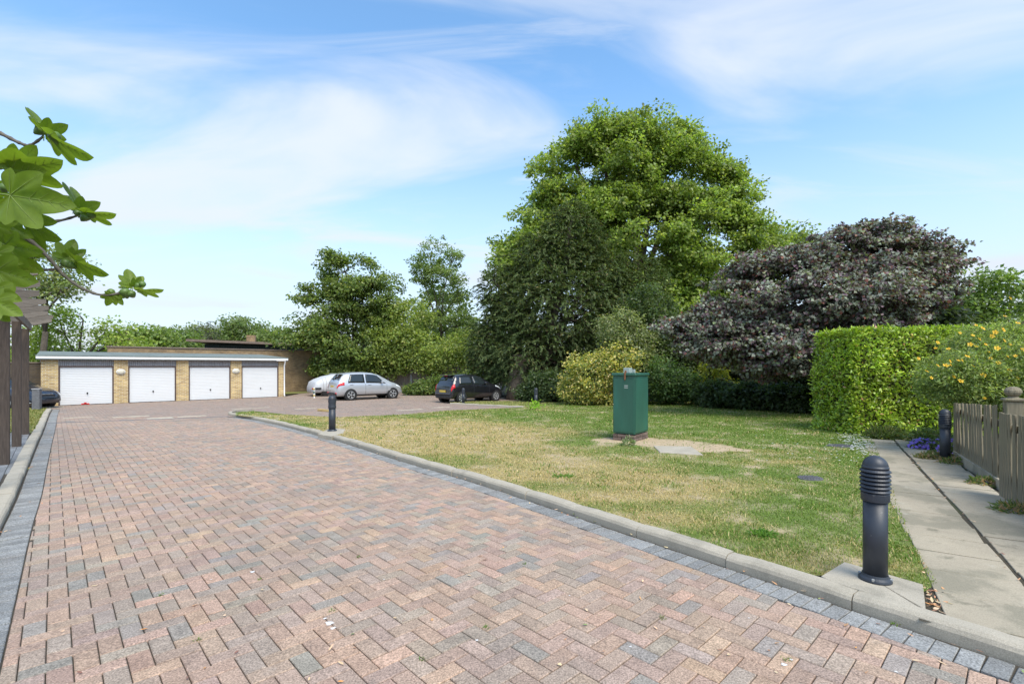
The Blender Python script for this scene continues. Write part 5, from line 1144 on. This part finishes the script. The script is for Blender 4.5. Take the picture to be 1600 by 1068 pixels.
# --- violet flowers at the fence end
def mound(name, label, px, py, w_, d_, h_, n, pal, fl_m, nf, seed, fs=.03, ll=.06, lw=.03):
    r = np.random.default_rng(seed); g = G(px, py, .075); root = empty(name, g, 0, label, 'plant')
    d = rdir(r, n); d[:, 2] = np.abs(d[:, 2]); p = d*np.array((w_, d_, h_))*r.uniform(.5, 1.05, (n, 1)); 
    link('foliage', leaf_mesh('foliage', p, d+r.normal(size=(n, 3))*.6, d+r.normal(size=(n, 3))*.5+np.array((0, 0, .5)), ll*r.uniform(.6, 1.3, n), lw*r.uniform(.7, 1.3, n), M['leaf'], palette(r, n, pal)), root)
    if nf:
        d = rdir(r, nf); d[:, 2] = np.abs(d[:, 2]); p = d*np.array((w_, d_, h_))*r.uniform(.95, 1.12, (nf, 1)); b = MB()
        for q in p:
            a0 = r.uniform(0, 6); t = Vector(q); nv = (Vector(q)/max(w_, h_)+Vector((0, -.4, .5))).normalized(); u = nv.orthogonal().normalized(); v = nv.cross(u)
            for k in range(5):
                a = a0+k*2*PI/5; e = u*math.cos(a)+v*math.sin(a); f_ = nv.cross(e); b.add([t, t+e*fs*.6+f_*fs*.35+nv*fs*.2, t+e*fs+nv*fs*.25, t+e*fs*.6-f_*fs*.35+nv*fs*.2], [(0, 3, 2, 1)])
        o = b.build('flowers', M[fl_m], root); o['kind'] = 'stuff'
    return root
gp = [g1(.07, .11, .03, 3), g1(.11, .16, .05, 2), g1(.16, .17, .06, 1)]
mound('violet_flowers', 'clump of violet bellflowers spilling on to the path at the fence end', 1443, 701, .26, .2, .2, 500, gp, 'flower_p', 230, 80)
mound('violet_flowers', 'second violet bellflower clump at the foot of the far bollard', 1478, 705, .3, .28, .26, 600, gp, 'flower_p', 120, 81)
mound('ground_plant', 'straggling green and dry ground plant beside the violet flowers', 1462, 717, .34, .2, .12, 600, [g1(.16, .17, .06, 3), g1(.25, .2, .1, 2), g1(.09, .14, .04, 2)], None, 0, 82)
mound('ground_plant', 'leafy green plant under the hedge behind the violet flowers', 1455, 690, .5, .35, .28, 700, gp, None, 0, 83, ll=.09, lw=.05)
mound('ground_plant', 'strappy green plant at the foot of the hedge corner', 1385, 684, .55, .25, .22, 700, gp, None, 0, 84, ll=.16, lw=.02)
mound('weed_tuft', 'small grey green weed at the foot of the cabinet base', 981, 697, .12, .09, .2, 90, [g1(.16, .21, .09, 1)], None, 0, 85, ll=.10, lw=.025)
mound('weed_tuft', 'leafy weed growing from the lawn by the near kerb', 1190, 838, .13, .1, .05, 160, [g1(.10, .2, .03, 1)], None, 0, 86, ll=.05, lw=.02)
mound('weed_tuft', 'green weed patch in the dry grass near the middle of the lawn', 880, 746, .16, .1, .04, 120, [g1(.10, .19, .03, 1)], None, 0, 87, ll=.05, lw=.02)
for px, py, lb in ((1492, 725, 'low weeds at the far foot of the picket fence'), (1541, 757, 'dry weeds halfway along the foot of the picket fence'), (1590, 801, 'mossy weeds at the right foot of the picket fence')):
    mound('weed_tuft', lb, px, py, .26, .16, .10, 320, [g1(.12, .17, .04, 2), g1(.26, .19, .09, 2), g1(.08, .12, .03, 2)], None, 0, 88+px, ll=.07, lw=.018)
# daisies in the grass near the path
r = np.random.default_rng(91); b = MB()
for _ in range(330):
    px = r.normal(1338, 17); py = 690+ (px-1338)*.28+r.normal(0, 8)
    if px > 1363+max(0, py-688)*.4 or py < 660: continue
    t = G(px, py, .115+r.uniform(0, .02)); s = .02*r.uniform(.6, 1.2); b.add([t+Vector((s*math.cos(a), s*math.sin(a), .004*math.sin(3*a))) for a in [k*PI/3 for k in range(6)]], [(0, 1, 2, 3, 4, 5)])
for _ in range(120):
    px = r.uniform(1180, 1365); py = r.uniform(655, 720); t = G(px, py, .115); s = .016*r.uniform(.6, 1.2); b.add([t+Vector((s*math.cos(a), s*math.sin(a), 0)) for a in [k*PI/3 for k in range(6)]], [(0, 1, 2, 3, 4, 5)])
tag(b.build('daisies', M['flower_w']), kind='stuff')
# ================================================================== FIG
ft = Vector((-4.1, 1.7, gz(1.7))); fig = empty('fig_tree', ft, 0, 'fig tree with large lobed leaves reaching in from the left edge', 'tree')
tr = MB(); tr.tube([(0, 0, -.1), (.08, .05, .8), (.3, 0, 1.5), (.65, .05, 2.1)], [.11, .09, .07, .05], 10); k0 = Vector((.65, .05, 2.1))+ft
for a in ((-.5, .4, 2.6), (-.7, -.3, 2.3), (.2, .8, 2.7)): tr.tube([(.3, 0, 1.5), (.1+a[0]*.4, a[1]*.5, 2.0), a], [.06, .045, .015], 7)
tr.build('trunk', M['twig'], fig, smooth=True)
def branch(px, Y0, Y1, r0=.0085, r1=.004):
    pts = [P(x, y, Y0+(Y1-Y0)*i/(len(px)-1)) for i, (x, y) in enumerate(px)]; q = smooth3(pts, 6); m = len(q); st = [k0, k0.lerp(pts[0], .5)+Vector((0, 0, .12))]
    allp = st+q; rad = [.03, .02]+[(r0+(r1-r0)*i/m)*(1+.22*(1 if i % 3 == 0 else -.3)) for i in range(m)]
    MB().tube([p-ft for p in allp], rad, 8).build('branch', M['twig'], fig, smooth=True)
def smooth3(p, n):
    out = []
    for i in range(len(p)-1):
        p0, p1, p2, p3 = p[max(i-1, 0)], p[i], p[i+1], p[min(i+2, len(p)-1)]
        for k in range(n):
            u = k/n; out.append(.5*((2*p1)+(p2-p0)*u+(2*p0-5*p1+4*p2-p3)*u*u+(3*p1-p0-3*p2+p3)*u**3))
    return out+[p[-1]]
branch([(-40, 190), (0, 208), (30, 223), (47, 227), (68, 213)], 1.9, 1.9); branch([(-40, 330), (20, 322), (60, 342), (90, 345), (124, 336)], 1.85, 2.0)
branch([(-50, 325), (0, 352), (50, 378), (78, 405), (100, 430), (130, 451), (163, 461), (205, 454)], 1.8, 2.0); branch([(-40, 424), (0, 415), (25, 411), (48, 399)], 1.7, 1.9, .012, .007); branch([(55, 421), (80, 421), (97, 417)], 1.95, 2.0, .006, .004)
branch([(-40, 270), (0, 262), (25, 262)], 1.8, 1.8)
def figleaf(base, tip, Y, roll, dY=0., wide=1., deep=1., bend=.16, rg=None):
    b0 = P(*base, Y); t0 = P(*tip, Y+dY); t0 = b0+(t0-b0)*.96; ax = t0-b0; L_ = ax.length; D = ax.normalized(); V_ = Vector((0, 0, E))-b0; V_.normalize()
    N = V_-D*V_.dot(D); N.normalize(); N = Matrix.Rotation(roll, 3, D) @ N; Sd = N.cross(D)
    # lobed outline: polar about the leaf base
    lobes = [(0, 1.0, 1.85), (R(42)*wide, .76, 1.8), (R(86)*wide, .52, 1.6)]; n = 48; out = []
    rg2 = random.Random(hash((base, tip)) & 0xffff); js = [rg2.uniform(.88, 1.1) for _ in range(6)]
    def rad(a):
        v = .26
        for i, (c, l, s) in enumerate(lobes):
            for sg in (1, -1):
                jj = js[i if sg > 0 else i+3] if i else 1; dd = abs_a(a, sg*c); v = max(v, l*jj*(.92*math.cos(dd)/(math.cos(dd)**2+s*s*math.sin(dd)**2)+.08*math.exp(-dd/.10)) if dd < 1.4 else 0)
        return v
    abs_a = lambda a, c: abs(a-c)
    amax = R(122)
    angs = [-amax+2*amax*i/n for i in range(n+1)]
    m = MB(); rings = []; K = 4; vs = [Vector((0, 0, 0))]
    for q in range(1, K+1):
        for a in angs:
            rr_ = rad(a)*q/K; x = rr_*math.cos(a); y = rr_*math.sin(a); x = x+ (0 if q < K else 0)
            z = abs(y)*.22-bend*(x*x)-.10*(y*y)+.02*math.sin(a*9+js[0]*9)*q/K; vs.append(Vector((x, y, z)))
    n1 = n+1; fs = [(0, 1+i, 2+i) for i in range(n)]
    for q in range(K-1):
        for i in range(n): fs.append((1+q*n1+i, 1+(q+1)*n1+i, 1+(q+1)*n1+i+1, 1+q*n1+i+1))
    T = lambda v: b0+(D*v.x+Sd*v.y+N*v.z)*L_*1.0-ft
    m.add([T(v) for v in vs], fs, 0)
    zf = lambda x, y: abs(y)*.22-bend*x*x-.1*y*y+.006
    for c, l, _ in lobes:
        for sg in ((1, -1) if c else (1,)):
            pts = [T(Vector((l*.9*u*math.cos(sg*c), l*.9*u*math.sin(sg*c), zf(l*.9*u*math.cos(c), l*.9*u*math.sin(c))))) for u in (0, .25, .5, .75, 1)]
            m.tube(pts, [L_*.009*(1-.8*u) for u in (0, .25, .5, .75, 1)], 4, mi=1, cap=False)
    for u in (.3, .45, .6, .75):
        for sg in (1, -1):
            pts = [T(Vector((u+.16*k, sg*.14*k*(1.2-u)*1.4, zf(u+.16*k, .14*k)))) for k in (0, .5, 1)]; m.tube(pts, [L_*.006, L_*.005, L_*.002], 3, mi=1, cap=False)
    m.tube([T(Vector((-.28, 0, -.05))), T(Vector((-.12, 0, -.01))), T(Vector((0, 0, 0)))], L_*.014, 5, mi=1)
    m.build('leaf', [M['figleaf'], M['vein']], fig, smooth=True)
for a in [((16, 305), (113, 320), 1.62, -.12, .02), ((67, 207), (52, 164), 1.9, 1.05, .03), ((70, 208), (108, 196), 1.9, .25, .02), ((76, 212), (139, 254), 1.88, 1.2, .0),
          ((20, 264), (99, 258), 1.78, .75, .0), ((18, 262), (64, 228), 1.8, .5, .05), ((18, 266), (70, 268), 1.76, .2, .0), ((8, 262), (-8, 225), 1.8, .3, .05), ((6, 248), (16, 272), 1.75, .4, 0),
          ((122, 328), (97, 296), 1.98, .7, .03), ((122, 330), (158, 316), 1.98, .1, .02), ((124, 328), (120, 288), 2.0, .9, .05), ((132, 332), (181, 341), 1.98, 1.15, 0),
          ((40, 338), (88, 349), 1.9, .35, .02), ((45, 352), (92, 378), 1.88, .8, 0), ((14, 352), (48, 372), 1.8, .5, 0), ((104, 404), (118, 371), 1.99, .1, .02), ((108, 405), (137, 390), 2.0, .4, .03), ((118, 408), (166, 434), 1.98, 1.05, 0), ((100, 406), (78, 398), 2.0, .8, 0),
          ((206, 447), (200, 416), 2.0, .35, .02), ((208, 448), (223, 432), 2.0, .6, .02), ((214, 452), (256, 458), 1.98, 1.3, 0), ((202, 450), (183, 445), 2.0, 1.0, 0), ((176, 460), (164, 479), 1.98, .2, 0), ((182, 460), (191, 477), 1.99, .4, 0),
          ((8, 382), (62, 396), 1.75, .5, 0), ((-5, 372), (44, 386), 1.8, .9, 0), ((18, 402), (64, 424), 1.8, .3, 0), ((-5, 422), (54, 442), 1.7, .4, 0), ((0, 440), (48, 428), 1.75, .9, 0), ((-8, 452), (30, 470), 1.65, .2, 0), ((-10, 470), (32, 492), 1.6, .1, 0), ((-12, 482), (14, 502), 1.62, .3, 0),
          ((30, 378), (70, 402), 1.9, .6, 0), ((-5, 396), (32, 412), 1.7, .2, 0), ((12, 328), (54, 354), 1.85, .9, 0), ((-5, 328), (30, 305), 1.72, .7, 0), ((-10, 350), (28, 345), 1.7, .2, 0), ((-20, 300), (14, 285), 1.7, .6, 0), ((-15, 410), (20, 436), 1.75, .7, 0), ((-15, 360), (20, 395), 1.85, .3, 0), ((55, 372), (70, 392), 1.95, .5, 0)]:
    figleaf(*a)
for px, py, Y_, s in ((62, 204, 1.89, 13), (86, 215, 1.88, 14), (132, 340, 1.97, 11), (142, 336, 1.98, 10), (122, 332, 1.98, 12), (103, 412, 1.98, 11), (112, 415, 1.98, 10), (174, 457, 1.99, 9), (196, 458, 1.98, 12), (206, 460, 1.99, 10), (222, 444, 1.99, 8), (8, 294, 1.66, 12), (26, 332, 1.8, 12), (20, 346, 1.8, 13), (215, 447, 2.0, 8)):
    c = P(px, py, Y_)-ft; k = s/F*Y_*.62
    MB().lathe([(k*.15, -k*1.15), (k*.55, -k*.7), (k*.9, -k*.05), (k, k*.35), (k*.75, k*.85), (k*.2, k*1.05)], 12, Matrix.Translation(c) @ Matrix.Rotation(rr.uniform(-1.2, 1.2), 4, 'X') @ Matrix.Rotation(rr.uniform(-1., 1.), 4, 'Y')).build('fig', M['figfruit'], fig, smooth=True)
# ================================================================== LITTER
r = np.random.default_rng(99); pts = []; n = 0
for _ in range(150):
    i = r.integers(10, iTip-20); p = KR[i]; t = (KR[min(i+3, len(KR)-1)]-p).normalized(); nn = Vector((-t.y, t.x)); q = p+nn*abs(r.normal(0, .09)); pts.append((q.x, q.y, gz(q.y)+.006))
for _ in range(90):
    i = r.integers(10, len(KL)-10); p = KL[i]; t = (KL[i+3]-p).normalized(); nn = -Vector((-t.y, t.x)); q = p+nn*abs(r.normal(0, .09)); pts.append((q.x, q.y, gz(q.y)+.006))
for _ in range(110): x = r.uniform(100, 1500); y = r.uniform(700, 1066); g = G(x, y); pts.append((g.x, g.y, g.z+.004))
for _ in range(120):
    s = r.uniform(-.5, Lp); q = J1+pa*s+pn_*(.0 if r.random() < .45 else r.choice([-.62, .62]))+pn_*r.normal(0, .03); pts.append((q.x, q.y, gz(q.y)+.098))
for _ in range(60):
    u, v = r.random(2); q = v2(G(1442+u*34, 918+v*42, .09)); pts.append((q.x, q.y, gz(q.y)+.085))
pts = np.array([p for p in pts if p[1] > 1.8]); n = len(pts); D = r.normal(size=(n, 3)); D[:, 2] *= .12; N = r.normal(size=(n, 3))*.25+np.array((0, 0, 1))
tag(link('fallen_leaves', leaf_mesh('fallen_leaves', pts+np.array((0, 0, .004)), D, N, r.uniform(.018, .055, n), r.uniform(.006, .02, n), M['dead'], palette(r, n, [g1(.34, .2, .08, 3), g1(.42, .33, .16, 3), g1(.16, .09, .05, 2), g1(.5, .26, .06, 1), g1(.14, .2, .05, .6)]), curl=-.1)), kind='stuff')
# moss tufts in the joints
b = MB(); r2 = random.Random(3)
for px, py in ((519, 954), (1398, 975), (1118, 872), (1035, 965), (660, 1030), (405, 905), (820, 880), (930, 815), (310, 1000), (1230, 1030), (760, 980), (250, 930), (560, 870)):
    g = G(px, py)
    for k in range(16):
        a = r2.uniform(0, 6.3); d = Vector((math.cos(a), math.sin(a), r2.uniform(.3, 1.5))).normalized(); p = g+Vector((r2.gauss(0, .012), r2.gauss(0, .012), 0)); s = Vector((-d.y, d.x, 0))*.004; L_ = r2.uniform(.012, .03)
        b.add([p-s, p+s, p+d*L_], [(0, 1, 2)], col=(.13*r2.uniform(.7, 1.3), .21*r2.uniform(.7, 1.3), .03))
tag(b.build('moss_tufts', M['grass']), kind='stuff')
# white droppings and the paint splash on the paving, lime on the slabs
MSP = mat('lime_splash', (.66, .64, .62), .9, .15, 30)
def splash(px, py, s, h=0.0032, seed=0):
    rs = random.Random(seed); g = G(px, py); n = 11
    MB().add([(s*rs.uniform(.45, 1.2)*math.cos(2*PI*k/n), s*.9*rs.uniform(.45, 1.2)*math.sin(2*PI*k/n), 0) for k in range(n)], [tuple(range(n))]).build('lime_splash', MSP, drive, M=Matrix.Translation(g+Vector((0, 0, h))) @ fall(g.y))
for i, (px, py, s) in enumerate(((515, 973, .030), (521, 981, .020), (508, 966, .014), (395, 893, .022), (600, 905, .008), (745, 1000, .01), (1225, 1038, .018), (1236, 1030, .012), (1400, 1049, .012), (1170, 965, .008), (985, 1010, .009), (330, 905, .008), (890, 930, .008))): splash(px, py, s, seed=i)
